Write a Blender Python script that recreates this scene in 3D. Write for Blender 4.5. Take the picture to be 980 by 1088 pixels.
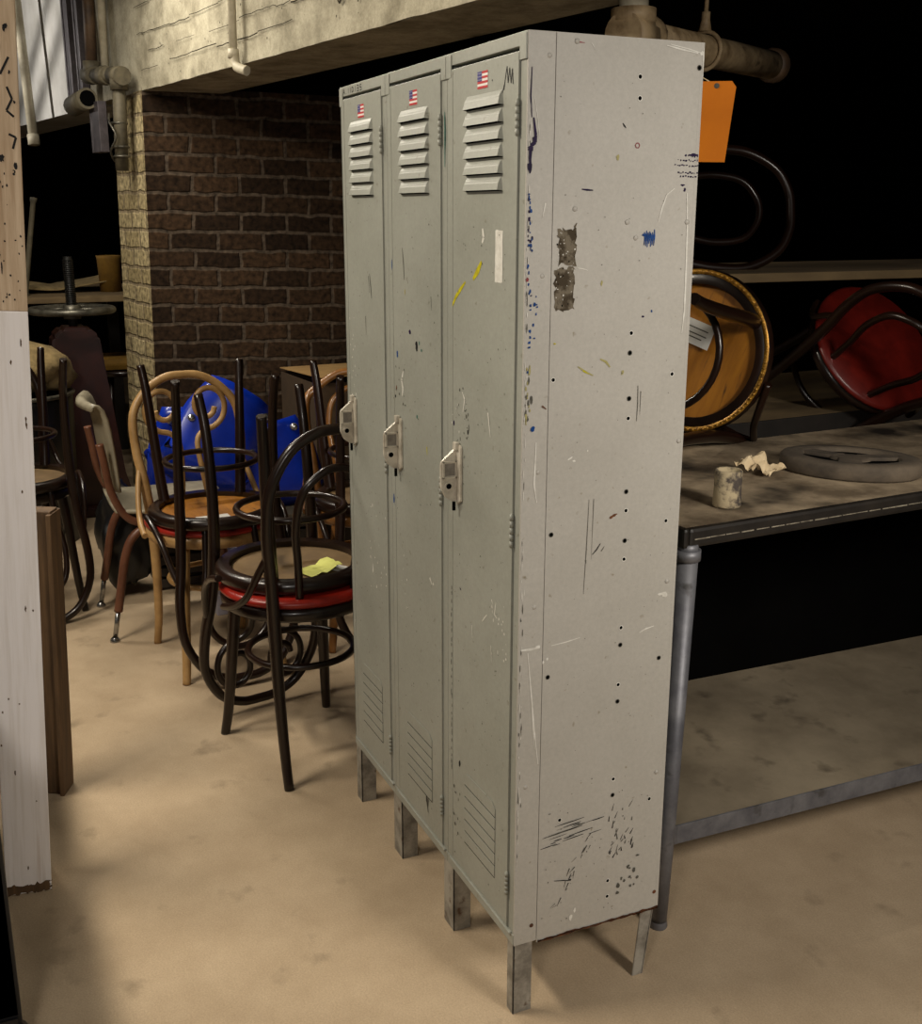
import bpy, bmesh, math, random
from mathutils import Vector, Matrix, noise
random.seed(7)
S = bpy.context.scene
for o in list(bpy.data.objects): bpy.data.objects.remove(o)
COL = S.collection
R = math.radians

# ---------------------------------------------------------------- camera
cam_d = bpy.data.cameras.new('camera'); cam = bpy.data.objects.new('camera', cam_d); COL.objects.link(cam)
cam_d.sensor_fit = 'VERTICAL'; cam_d.sensor_height = 24.0; cam_d.lens = 24.0*1182.5/1088
cam_d.clip_start = .02; cam_d.clip_end = 100
yaw, pitch, roll = -1.1490, -0.2634, -0.0021
f = Vector((math.sin(yaw)*math.cos(pitch), math.cos(yaw)*math.cos(pitch), math.sin(pitch)))
r = Vector((math.cos(yaw), -math.sin(yaw), 0)); d = f.cross(r)
rr = r*math.cos(roll)+d*math.sin(roll); dd = -r*math.sin(roll)+d*math.cos(roll)
M = Matrix((rr, -dd, -f)).transposed().to_4x4(); M.translation = Vector((1.5443, -.7986, 1.4250))
cam.matrix_world = M
S.camera = cam

# ---------------------------------------------------------------- world, lights, exposure
S.view_settings.view_transform = 'Standard'; S.view_settings.look = 'None'
S.view_settings.gamma = 1; S.view_settings.exposure = 0.0; S.view_settings.use_curve_mapping = False
W = bpy.data.worlds.new('world'); S.world = W; W.use_nodes = True
W.node_tree.nodes['Background'].inputs[0].default_value = (1, .85, .65, 1)
W.node_tree.nodes['Background'].inputs[1].default_value = 0.006

def area(name, loc, target, sx, sy, power, col):
    l = bpy.data.lights.new(name, 'AREA'); l.shape = 'RECTANGLE'; l.size = sx; l.size_y = sy
    l.energy = power; l.color = col
    o = bpy.data.objects.new(name, l); COL.objects.link(o); o.location = loc
    o.rotation_euler = (Vector(target)-Vector(loc)).to_track_quat('-Z', 'Y').to_euler()
    return o
# tube lamp over the aisle on the left
area('aisle_lamp', (-.9, -1.6, 2.6), (-.7, -.1, .2), 1.1, .22, 56, (1, .90, .74))
# tube lamp farther along the passage, over the chairs
area('passage_lamp', (-3.0, -.74, 2.6), (-2.4, -.66, 0), 1.1, .07, 38, (1, .92, .78))
# photographer's lamp, just left of and above the camera
area('camera_lamp', (1.60, -1.28, 1.66), (-.3, -.2, .8), .26, .26, 12, (1, .93, .85))
# second lamp to the right of the camera
area('front_lamp', (2.0, .75, 1.95), (-.4, .8, .7), .5, .5, 11, (1, .93, .83)).data.spread = R(84)
# small unseen fill light added to brighten the white header
area('header_fill', (-5.2, -1.5, 2.25), (-5.3, -.2, 2.25), .06, .06, 7, (1, .95, .88)).data.spread = R(110)

# ---------------------------------------------------------------- materials
def lin(c):
    return tuple(((v/255)/12.92 if v/255 <= .04045 else ((v/255+.055)/1.055)**2.4) for v in c)+(1,)
MATS = {}
def mat(name, c1, c2=None, rough=.6, metal=0, scale=8, detail=6, bump=0, stretch=(1,1,1), lo=.35, hi=.65, spec=.5, c3=None, scale3=40, lo3=.62, hi3=.7, coat=0):
    m = bpy.data.materials.new(name); m.use_nodes = True; MATS[name] = m
    nt = m.node_tree; N = nt.nodes; L = nt.links; b = N['Principled BSDF']
    b.inputs['Roughness'].default_value = rough; b.inputs['Metallic'].default_value = metal
    b.inputs['Specular IOR Level'].default_value = spec; b.inputs['Coat Weight'].default_value = coat
    tc = N.new('ShaderNodeTexCoord'); mp = N.new('ShaderNodeMapping'); mp.inputs['Scale'].default_value = stretch
    L.new(tc.outputs['Object'], mp.inputs['Vector'])
    if c2 is None: c2 = tuple(v*.8 for v in c1)
    n = N.new('ShaderNodeTexNoise'); n.inputs['Scale'].default_value = scale; n.inputs['Detail'].default_value = detail; n.inputs['Roughness'].default_value = .65
    L.new(mp.outputs[0], n.inputs['Vector'])
    cr = N.new('ShaderNodeValToRGB'); cr.color_ramp.elements[0].position = lo; cr.color_ramp.elements[1].position = hi
    cr.color_ramp.elements[0].color = lin(c2); cr.color_ramp.elements[1].color = lin(c1)
    L.new(n.outputs['Fac'], cr.inputs['Fac'])
    out = cr.outputs['Color']
    if c3 is not None:
        n3 = N.new('ShaderNodeTexNoise'); n3.inputs['Scale'].default_value = scale3; n3.inputs['Detail'].default_value = 4
        L.new(mp.outputs[0], n3.inputs['Vector'])
        c_ = N.new('ShaderNodeValToRGB'); c_.color_ramp.elements[0].position = lo3; c_.color_ramp.elements[1].position = hi3
        L.new(n3.outputs['Fac'], c_.inputs['Fac'])
        mx = N.new('ShaderNodeMix'); mx.data_type = 'RGBA'
        L.new(c_.outputs['Color'], mx.inputs['Factor']); L.new(out, mx.inputs['A']); mx.inputs['B'].default_value = lin(c3)
        out = mx.outputs['Result']
    L.new(out, b.inputs['Base Color'])
    if bump:
        bp = N.new('ShaderNodeBump'); bp.inputs['Strength'].default_value = bump; bp.inputs['Distance'].default_value = .01
        L.new(n.outputs['Fac'], bp.inputs['Height']); L.new(bp.outputs[0], b.inputs['Normal'])
    return m
def grain(m, scale, lo, hi, bump=0):
    # fine light and dark grain over an existing colour
    nt = m.node_tree; N = nt.nodes; L = nt.links; b = N['Principled BSDF']; src = b.inputs['Base Color'].links[0].from_socket
    tc = N.new('ShaderNodeTexCoord'); n = N.new('ShaderNodeTexNoise'); n.inputs['Scale'].default_value = scale; n.inputs['Detail'].default_value = 5; n.inputs['Roughness'].default_value = .8
    L.new(tc.outputs['Object'], n.inputs['Vector'])
    mr = N.new('ShaderNodeMapRange'); mr.inputs[1].default_value=.3; mr.inputs[2].default_value=.7; mr.inputs[3].default_value=lo; mr.inputs[4].default_value=hi
    L.new(n.outputs['Fac'], mr.inputs[0]); mu = N.new('ShaderNodeVectorMath'); mu.operation = 'SCALE'
    L.new(src, mu.inputs[0]); L.new(mr.outputs[0], mu.inputs['Scale']); L.new(mu.outputs[0], b.inputs['Base Color'])
    return m
def brick_mat(name, cA, cB, mortar, rot=(0,0,0), bump=.6, blotch=None):
    m = bpy.data.materials.new(name); m.use_nodes = True; MATS[name] = m
    nt = m.node_tree; N = nt.nodes; L = nt.links; b = N['Principled BSDF']; b.inputs['Roughness'].default_value = .9
    b.inputs['Specular IOR Level'].default_value = .15
    tc = N.new('ShaderNodeTexCoord'); mp = N.new('ShaderNodeMapping'); mp.inputs['Rotation'].default_value = rot
    L.new(tc.outputs['Object'], mp.inputs['Vector'])
    # wobble the courses a little
    nz = N.new('ShaderNodeTexNoise'); nz.inputs['Scale'].default_value = 11; nz.inputs['Detail'].default_value = 3
    L.new(tc.outputs['Object'], nz.inputs['Vector'])
    va = N.new('ShaderNodeVectorMath'); va.operation = 'MULTIPLY_ADD'; va.inputs[1].default_value = (.026,.026,.026)
    L.new(nz.outputs['Color'], va.inputs[0]); L.new(mp.outputs[0], va.inputs[2])
    bt = N.new('ShaderNodeTexBrick'); L.new(va.outputs[0], bt.inputs['Vector'])
    bt.inputs['Scale'].default_value = 1; bt.inputs['Brick Width'].default_value = .212; bt.inputs['Row Height'].default_value = .083
    bt.inputs['Mortar Size'].default_value = .011; bt.inputs['Mortar Smooth'].default_value = .6; bt.inputs['Bias'].default_value = -.1
    bt.inputs['Color1'].default_value = lin(cA); bt.inputs['Color2'].default_value = lin(cB); bt.inputs['Mortar'].default_value = lin(mortar)
    n2 = N.new('ShaderNodeTexNoise'); n2.inputs['Scale'].default_value = 42; n2.inputs['Detail'].default_value = 6
    L.new(tc.outputs['Object'], n2.inputs['Vector'])
    mr = N.new('ShaderNodeMapRange'); mr.inputs[1].default_value=.3; mr.inputs[2].default_value=.7; mr.inputs[3].default_value=.35; mr.inputs[4].default_value=1.55
    L.new(n2.outputs['Fac'], mr.inputs[0])
    mu = N.new('ShaderNodeVectorMath'); mu.operation = 'SCALE'
    L.new(bt.outputs['Color'], mu.inputs[0]); L.new(mr.outputs[0], mu.inputs['Scale'])
    L.new(mu.outputs[0], b.inputs['Base Color'])
    inv = N.new('ShaderNodeMath'); inv.operation='SUBTRACT'; inv.inputs[0].default_value=1.0
    L.new(bt.outputs['Fac'], inv.inputs[1])
    ad = N.new('ShaderNodeMath'); ad.operation='MULTIPLY_ADD'; ad.inputs[1].default_value=.35
    L.new(n2.outputs['Fac'], ad.inputs[0]); L.new(inv.outputs[0], ad.inputs[2])
    bp = N.new('ShaderNodeBump'); bp.inputs['Strength'].default_value = bump; bp.inputs['Distance'].default_value = .012
    L.new(ad.outputs[0], bp.inputs['Height']); L.new(bp.outputs[0], b.inputs['Normal'])
    return m

m_floor = mat('floor_concrete', (191,170,142), (166,145,118), .8, scale=3.5, detail=12, bump=.08, lo=.3, hi=.7, c3=(132,116,94), scale3=9, lo3=.62, hi3=.82, spec=.25)
grain(m_floor, 260, .80, 1.18)
m_conc = mat('beam_concrete', (178,171,150), (134,127,108), .9, scale=7, detail=12, bump=.25, lo=.36, hi=.6, c3=(84,76,60), scale3=3.5, lo3=.6, hi3=.72, spec=.2)
grain(m_conc, 110, .78, 1.2)
m_crack = mat('concrete_crack', (58,52,42), (40,36,30), .95, scale=30, spec=.05)
m_white_wall = mat('white_wall_paint', (205,203,198), (178,175,168), .8, scale=4, detail=6, bump=.05, spec=.2)
m_dark = mat('unlit_dark', (11,10,9), (7,6,6), .95, scale=4, spec=.05)  # near-black colour stands in for the lack of light back there
m_brick = brick_mat('brown_brick', (60,44,30), (32,22,14), (78,67,56), rot=(R(90),0,0))
m_brick_pale = brick_mat('pale_washed_brick', (184,168,130), (150,134,97), (146,131,104), rot=(R(90),0,0))
m_lock = mat('locker_grey_dim', (157,158,149), (140,141,131), .48, scale=3, detail=10, bump=.02, lo=.3, hi=.7, c3=(118,114,100), scale3=55, lo3=.66, hi3=.78, spec=.4)  # front copy of the locker paint, darker for its dimmer light
m_lockside = mat('locker_grey_lit', (180,176,168), (166,162,153), .5, scale=2.5, detail=10, bump=.02, lo=.3, hi=.7, c3=(130,122,104), scale3=60, lo3=.67, hi3=.78, spec=.4)  # same paint, lightened in colour as the brighter-lit side
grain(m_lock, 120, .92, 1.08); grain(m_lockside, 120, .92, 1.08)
m_lockleg = mat('locker_leg_scuffed', (168,163,152), (118,113,104), .6, metal=.2, scale=18, detail=8, lo=.38, hi=.6, c3=(86,58,34), scale3=30, lo3=.62, hi3=.72)
m_black = mat('black_gap', (5,5,5), (3,3,3), .95, spec=.05)
m_handle = mat('handle_worn_metal', (212,205,190), (176,168,152), .38, metal=.15, scale=30, lo=.35, hi=.6)
m_pocket = mat('handle_recess', (150,144,134), (112,106,98), .5, scale=30)
m_rust = mat('rust', (110,64,34), (60,36,22), .9, scale=60)
m_white_scr = mat('white_scratch', (222,220,212), (196,192,182), .6, scale=60)
m_taperes = mat('tape_residue', (66,57,44), (112,103,88), .7, spec=.12, scale=45, lo=.42, hi=.55)
m_yel = mat('yellow_paint_mark', (196,186,26), (160,150,40), .5, spec=.12, scale=60)
m_olive = mat('faded_yellow_mark', (160,150,84), (150,143,100), .6, scale=60)
m_blue_p = mat('blue_paint_mark', (28,74,140), (20,50,100), .5, spec=.12, scale=60)
m_purple = mat('purple_ink', (38,20,62), (24,16,44), .5, spec=.12, scale=60)
m_ink = mat('black_ink', (28,26,28), (44,42,40), .6, spec=.12, scale=60)
m_red_p = mat('red_ink', (140,24,34), (110,20,28), .5, scale=60)
m_teal = mat('teal_paint_mark', (30,104,92), (40,92,84), .5, scale=60)
m_scuff = mat('dark_scuff', (74,72,66), (96,94,86), .7, spec=.12, scale=90)
m_st_red = mat('sticker_red', (190,40,44), (176,36,40), .5, scale=60)
m_st_white = mat('sticker_white', (232,226,220), (222,216,210), .5, scale=60)
m_st_blue = mat('sticker_blue', (48,44,120), (42,40,108), .5, scale=60)
m_wood_dk = mat('dark_bentwood', (34,18,10), (16,8,5), .30, scale=7, stretch=(1,1,.25), detail=5, spec=.45, coat=.1)
m_wood_lt = mat('pale_bentwood', (178,142,92), (140,106,62), .45, scale=9, detail=5)
m_wood_or = mat('amber_bentwood', (146,98,48), (96,62,26), .35, scale=9, detail=5, coat=.2)
m_ply = mat('seat_plywood', (166,108,22), (136,84,14), .6, scale=6, stretch=(1,6,1), detail=6, c3=(90,56,18), scale3=14, lo3=.62, hi3=.75)
m_ply_br = mat('seat_board_brown', (120,96,62), (92,72,46), .75, scale=7, detail=6)
m_red_v = mat('red_vinyl', (150,30,16), (126,22,12), .38, scale=20, spec=.5)
m_red_v_dim = mat('red_vinyl_dim', (98,20,12), (80,15,9), .36, scale=20)  # red vinyl darkened in colour to imitate dim light on one chair
m_brass = mat('brass_nail_trim', (190,140,50), (110,74,24), .4, metal=.5, scale=90)
m_steel = mat('galvanised_steel', (128,128,132), (96,96,102), .5, metal=.45, scale=14, detail=8, c3=(80,78,78), scale3=22, lo3=.6, hi3=.72)
m_shelf = mat('dusty_shelf', (140,128,108), (112,101,84), .85, scale=4, detail=9, c3=(92,82,68), scale3=12, lo3=.6, hi3=.75, spec=.2)
m_top = mat('dusty_dark_tabletop', (168,150,124), (104,90,72), .85, scale=6, detail=9, lo=.38, hi=.62, c3=(40,34,28), scale3=5, lo3=.55, hi3=.72, spec=.2)
m_topedge = mat('black_table_edge', (40,35,30), (24,21,18), .45, scale=12)
m_worn = mat('worn_edge_line', (150,142,124), (90,82,70), .6, scale=40)
m_blue = mat('blue_moulded_plastic', (14,50,172), (10,36,138), .3, scale=6, spec=.5, coat=.2)
m_tan_shell = mat('beige_moulded_plastic', (150,142,122), (126,118,100), .45, scale=12)
m_br_tube = mat('brown_enamel_tube', (112,72,52), (92,56,40), .4, scale=20)
m_chrome = mat('chrome', (190,190,188), (150,150,150), .25, metal=.9, scale=20)
m_card = mat('cardboard', (164,130,80), (146,114,68), .85, scale=10)
m_card_shade = mat('cardboard_shaded', (70,52,32), (54,40,24), .9, scale=10)  # cardboard copy with shade put into its colour, for the box sides
m_pipe = mat('painted_iron_pipe', (168,146,112), (112,92,64), .6, scale=14, detail=8, lo=.36, hi=.62, c3=(70,52,34), scale3=18, lo3=.62, hi3=.74)
m_pipe_gr = mat('grey_green_pipe', (104,96,76), (66,60,46), .65, scale=14, detail=8)
m_pipe_br = mat('brown_pipe', (96,74,52), (58,42,30), .6, scale=14)
m_pipe_wh = mat('white_conduit', (200,192,170), (160,150,126), .6, scale=10)
m_rail = mat('dark_grey_rail', (92,86,90), (58,53,56), .5, metal=.3, scale=12)
m_orange = mat('orange_card', (206,116,4), (196,108,4), .7, scale=8, spec=.3)
m_post = mat('bare_wood_post', (212,190,162), (166,138,108), .8, scale=10, stretch=(6,6,.35), detail=8, c3=(96,70,50), scale3=3, lo3=.6, hi3=.66)
m_postw = mat('white_painted_wood', (242,237,236), (226,219,214), .7, scale=12, stretch=(7,7,.3), detail=8, lo=.3, hi=.55, c3=(176,146,112), scale3=2.6, lo3=.62, hi3=.74)
m_board = mat('brown_wood_board', (104,78,50), (66,48,30), .75, scale=9, stretch=(5,5,.4), detail=7)
m_rack = mat('dark_rack_paint', (34,29,25), (22,19,16), .6, scale=10)
m_plank = mat('grey_tan_plank', (118,98,66), (88,72,48), .8, scale=8, stretch=(1,.3,1), detail=7)
m_press = mat('dark_red_cast_iron', (48,17,11), (30,10,7), .4, scale=10)
m_iron = mat('black_iron', (30,29,27), (20,19,18), .4, metal=.3, scale=14)
m_ironlt = mat('worn_iron', (112,108,96), (60,57,50), .4, metal=.6, scale=20)
m_sack = mat('burlap', (140,120,80), (104,88,56), .95, scale=30, detail=6, bump=.2)
m_olive_cl = mat('ochre_cushion', (128,94,24), (98,70,16), .8, scale=12)
m_paper = mat('cream_paper', (226,206,170), (204,180,140), .85, scale=12)
m_ynote = mat('yellow_note', (210,212,120), (196,196,104), .85, scale=12)
m_wpaper = mat('white_paper', (214,212,206), (196,194,188), .85, scale=12)
m_can = mat('cement_caked_metal', (176,160,128), (70,62,56), .85, scale=28, detail=6, bump=.3, lo=.42, hi=.56)
m_disc = mat('dusty_black_rubber', (100,88,73), (62,54,45), .85, scale=14, detail=8)
m_bag = mat('black_plastic_bag', (20,21,24), (12,12,14), .4, scale=14)
m_lilac = mat('pale_carton', (176,172,184), (160,156,166), .8, scale=8)
m_crate = mat('dark_slat_wood', (52,42,32), (34,27,20), .8, scale=10)
m_greyrim = mat('grey_dusty_board', (112,104,90), (84,78,66), .85, scale=9)
m_cart = mat('dark_cart_steel', (34,34,36), (24,24,26), .5, metal=.3, scale=10)

# ---------------------------------------------------------------- mesh builder
class MB:
    def __init__(s): s.bm = bmesh.new(); s.mi = 0; s.sm = False
    def face(s, pts, mi=None, smooth=None):
        vs = [s.bm.verts.new(p) for p in pts]
        fc = s.bm.faces.new(vs); fc.material_index = s.mi if mi is None else mi; fc.smooth = s.sm if smooth is None else smooth
        return fc
    def box(s, a, b, mi=None, bev=0, X=None):
        x0,y0,z0 = a; x1,y1,z1 = b
        t = bmesh.new(); bmesh.ops.create_cube(t, size=1)
        for v in t.verts: v.co = Vector(((x0+x1)/2+v.co.x*(x1-x0), (y0+y1)/2+v.co.y*(y1-y0), (z0+z1)/2+v.co.z*(z1-z0)))
        if bev: bmesh.ops.bevel(t, geom=t.edges[:], offset=bev, segments=2, affect='EDGES', profile=.6)
        s.merge(t, X, mi); return s
    def merge(s, t, X=None, mi=None, smooth=None):
        mp = {}
        for v in t.verts: mp[v] = s.bm.verts.new(X @ v.co if X else v.co)
        for fc in t.faces:
            try: n = s.bm.faces.new([mp[v] for v in fc.verts])
            except ValueError: continue
            n.material_index = s.mi if mi is None else mi; n.smooth = fc.smooth if smooth is None else smooth
        t.free()
    def tube(s, pts, rad, n=10, mi=None, closed=False, caps=True, flat=1.0):
        pts = [Vector(p) for p in pts]; k = len(pts)
        rads = rad if isinstance(rad, (list, tuple)) else [rad]*k
        rings = []; prev = None
        for i, p in enumerate(pts):
            if closed: t = pts[(i+1) % k]-pts[i-1]
            else: t = pts[min(i+1,k-1)]-pts[max(i-1,0)]
            t.normalize()
            if prev is None:
                a = Vector((0,0,1)) if abs(t.z) < .9 else Vector((1,0,0))
                u = t.cross(a).normalized()
            else:
                u = prev-t*prev.dot(t); u.normalize()
            prev = u; w = t.cross(u)
            rings.append([s.bm.verts.new(p+(u*math.cos(2*math.pi*j/n)+w*math.sin(2*math.pi*j/n)*flat)*rads[i]) for j in range(n)])
        rng = range(k) if closed else range(k-1)
        for i in rng:
            A, B = rings[i], rings[(i+1) % k]
            off = 0
            if closed and i == k-1:
                off = min(range(n), key=lambda o: (A[0].co-B[o].co).length)
            for j in range(n):
                fc = s.bm.faces.new((A[j], A[(j+1)%n], B[(j+1+off)%n], B[(j+off)%n])); fc.smooth = True
                fc.material_index = s.mi if mi is None else mi
        if caps and not closed:
            for rg in (rings[0][::-1], rings[-1]):
                fc = s.bm.faces.new(rg); fc.material_index = s.mi if mi is None else mi
        return s
    def lathe(s, prof, n=32, X=None, mi=None, smooth=True):
        t = bmesh.new(); rings = []
        for (rd, z) in prof:
            if rd < 1e-6: rings.append([t.verts.new((0,0,z))])
            else: rings.append([t.verts.new((rd*math.cos(2*math.pi*j/n), rd*math.sin(2*math.pi*j/n), z)) for j in range(n)])
        for A, B in zip(rings, rings[1:]):
            for j in range(n):
                if len(A) == 1 and len(B) == 1: continue
                if len(A) == 1: fc = t.faces.new((A[0], B[j], B[(j+1)%n]))
                elif len(B) == 1: fc = t.faces.new((A[j], A[(j+1)%n], B[0]))
                else: fc = t.faces.new((A[j], A[(j+1)%n], B[(j+1)%n], B[j]))
                fc.smooth = smooth
        s.merge(t, X, mi); return s
    def prism(s, poly, ax, a, b, mi=None, bev=0):
        # poly: list of 2-D points in the plane across axis ax, extruded from a to b
        def P(u, v, w): return {'x': (w,u,v), 'y': (u,w,v), 'z': (u,v,w)}[ax]
        t = bmesh.new(); A = [t.verts.new(P(u,v,a)) for u,v in poly]; B = [t.verts.new(P(u,v,b)) for u,v in poly]
        t.faces.new(A[::-1]); t.faces.new(B)
        for i in range(len(poly)): t.faces.new((A[i], A[(i+1)%len(poly)], B[(i+1)%len(poly)], B[i]))
        if bev: bmesh.ops.bevel(t, geom=t.edges[:], offset=bev, segments=2, affect='EDGES')
        s.merge(t, None, mi); return s
    def build(s, name, mats, parent=None, fix=True):
        if fix: bmesh.ops.recalc_face_normals(s.bm, faces=s.bm.faces[:])
        me = bpy.data.meshes.new(name); s.bm.to_mesh(me); s.bm.free()
        for m in (mats if isinstance(mats, (list, tuple)) else [mats]): me.materials.append(m)
        o = bpy.data.objects.new(name, me); COL.objects.link(o)
        if parent: o.parent = parent
        return o
def tag(o, label=None, cat=None, group=None, kind=None):
    if label: o['label'] = label
    if cat: o['category'] = cat
    if group: o['group'] = group
    if kind: o['kind'] = kind
    return o
def thing(name, label, cat, loc=(0,0,0), X=None, group=None):
    o = bpy.data.objects.new(name, None); COL.objects.link(o); o.empty_display_size = .1
    if X is not None: o.matrix_world = X
    else: o.location = loc
    return tag(o, label, cat, group)
def T(x,y,z): return Matrix.Translation((x,y,z))
def RZ(a): return Matrix.Rotation(R(a),4,'Z')
def RY(a): return Matrix.Rotation(R(a),4,'Y')
def RX(a): return Matrix.Rotation(R(a),4,'X')
def bez(p, n=8):
    # Catmull-Rom through the points
    P = [Vector(q) for q in p]; out = []
    for i in range(len(P)-1):
        a = P[max(i-1,0)]; b = P[i]; c = P[i+1]; e = P[min(i+2,len(P)-1)]
        for k in range(n):
            t = k/n
            out.append(.5*((2*b)+(c-a)*t+(2*a-5*b+4*c-e)*t*t+(3*b-a-3*c+e)*t*t*t))
    out.append(P[-1]); return out
def arc(c, rx, ry, a0, a1, n, plane='xy'):
    o = []
    for i in range(n+1):
        a = R(a0+(a1-a0)*i/n); u, v = rx*math.cos(a), ry*math.sin(a)
        o.append({'xy': (c[0]+u,c[1]+v,c[2]), 'yz': (c[0],c[1]+u,c[2]+v), 'xz': (c[0]+u,c[1],c[2]+v)}[plane])
    return o

# ---------------------------------------------------------------- the setting
def struct(mb, name, m): return tag(mb.build(name, m), kind='structure')
b = MB(); b.box((-10,-6,-.1),(4,7,0)); struct(b, 'floor', m_floor)
bx, by = Vector((.9872,.1595,0)), Vector((-.1595,.9872,0))       # along and across the concrete beam
B0 = Vector((-3.74,.039,0))
BM = Matrix((bx, by, Vector((0,0,1)))).transposed().to_4x4(); BM.translation = B0
# beam: face is local y=0, cast in boards, ragged lower edge
b = MB(); t = bmesh.new()
bmesh.ops.create_grid(t, x_segments=140, y_segments=24, size=.5)
for v in t.verts:
    x = -.75+(v.co.x+.5)*3.75; z = 1.93+(v.co.y+.5)*1.0
    dz = noise.noise(Vector((x*3,z*3,0)))*.006 + (.010*noise.noise(Vector((x*9,0,5))) if z < 1.94 else 0)
    line = min(abs((z-1.93+.012*math.sin(x*1.3)) % .19-.0), .02)
    v.co = Vector((x, dz-(.004 if line < .004 else 0), z+dz*.6))
b.merge(t, None, 0, smooth=True)
b.box((-.75,.012,1.932),(3.0,.34,2.93))
rb_ = random.Random(11)
for z0, xa, xb in ((2.015,.05,1.6),(2.075,.15,2.9),(2.15,.02,1.2),(2.19,.9,2.8),(2.27,.0,2.9),(2.36,.05,2.0)):
    x = xa
    while x < xb:
        l = rb_.uniform(.10,.35); zz = [z0+.006*math.sin(x*7+z0*30)+rb_.uniform(-.003,.003) for _ in range(5)]; w = rb_.uniform(.0008,.0022)
        for k in range(4):
            xa_, xb_ = x+l*k/4, x+l*(k+1)/4; b.face([(xa_,-.0095,zz[k]-w),(xb_,-.0095,zz[k+1]-w),(xb_,-.0095,zz[k+1]+w),(xa_,-.0095,zz[k]+w)], 1, False)
        x += l+rb_.choice((0,0,.05,.15))
for i in range(90):
    x, z, q = rb_.uniform(0,2.9), 1.95+abs(rb_.gauss(0,.16)), rb_.uniform(.001,.005); b.face([(x+q*math.cos(a)*rb_.uniform(.5,1), -.0092, z+q*math.sin(a)) for a in [k*.898 for k in range(7)]], 1, False)
for (xa,za,xb,zb) in ((1.91,2.08,1.90,2.02),(1.90,2.02,1.875,2.045),(1.90,2.02,1.93,2.04)):
    d_ = Vector((xb-xa,0,zb-za)).normalized(); n_ = Vector((-d_.z,0,d_.x))*.0028
    p, q = Vector((xa,-.0096,za)), Vector((xb,-.0096,zb)); b.face([p-n_,q-n_,q+n_,p+n_], 1, False)
for i in range(9):
    x, z, q = -.02+rb_.uniform(-.03,.03), 2.34+rb_.uniform(-.02,.03), rb_.uniform(.006,.014); b.face([(x+q*math.cos(a)*rb_.uniform(.5,1), -.0098, z+q*math.sin(a)) for a in [k*.898 for k in range(7)]], 2, False)
o = struct(b, 'trim_1', [m_conc, m_crack, m_yel]); o.matrix_world = BM
# the same header carries on to the left as a white painted wall
b = MB(); b.box((-4.6,.02,1.925),(-.75,.30,2.93)); o = struct(b, 'trim_2', m_white_wall); o.matrix_world = BM
# brick pier and wall under the beam
b = MB()
for i in range(1): pass
LEAN = Matrix.Translation(B0+Vector((0,0,1.93)))@Matrix.Rotation(-R(1.25),4,bx)@Matrix.Translation(-B0-Vector((0,0,1.93)))
b.box((-.42,.0,-.05),(0,.04,1.935)); o = struct(b, 'wall_pier', m_brick_pale); o.matrix_world = LEAN@BM
wx = Vector((.0995,.995,0)); wy = Vector((-.995,.0995,0))
WM = Matrix((wx, wy, Vector((0,0,1)))).transposed().to_4x4(); WM.translation = B0+Vector((.002,.001,0))
b = MB(); b.box((.0,.0,-.06),(1.9,.40,1.955)); o = struct(b, 'wall_brick', m_brick); o.matrix_world = LEAN@WM
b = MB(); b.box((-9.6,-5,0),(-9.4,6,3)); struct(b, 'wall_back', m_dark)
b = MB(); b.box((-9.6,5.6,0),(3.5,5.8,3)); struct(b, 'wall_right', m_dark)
b = MB(); b.box((-9.6,.9,2.42),(3.5,5.8,2.55)); struct(b, 'ceiling', m_dark)

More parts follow.
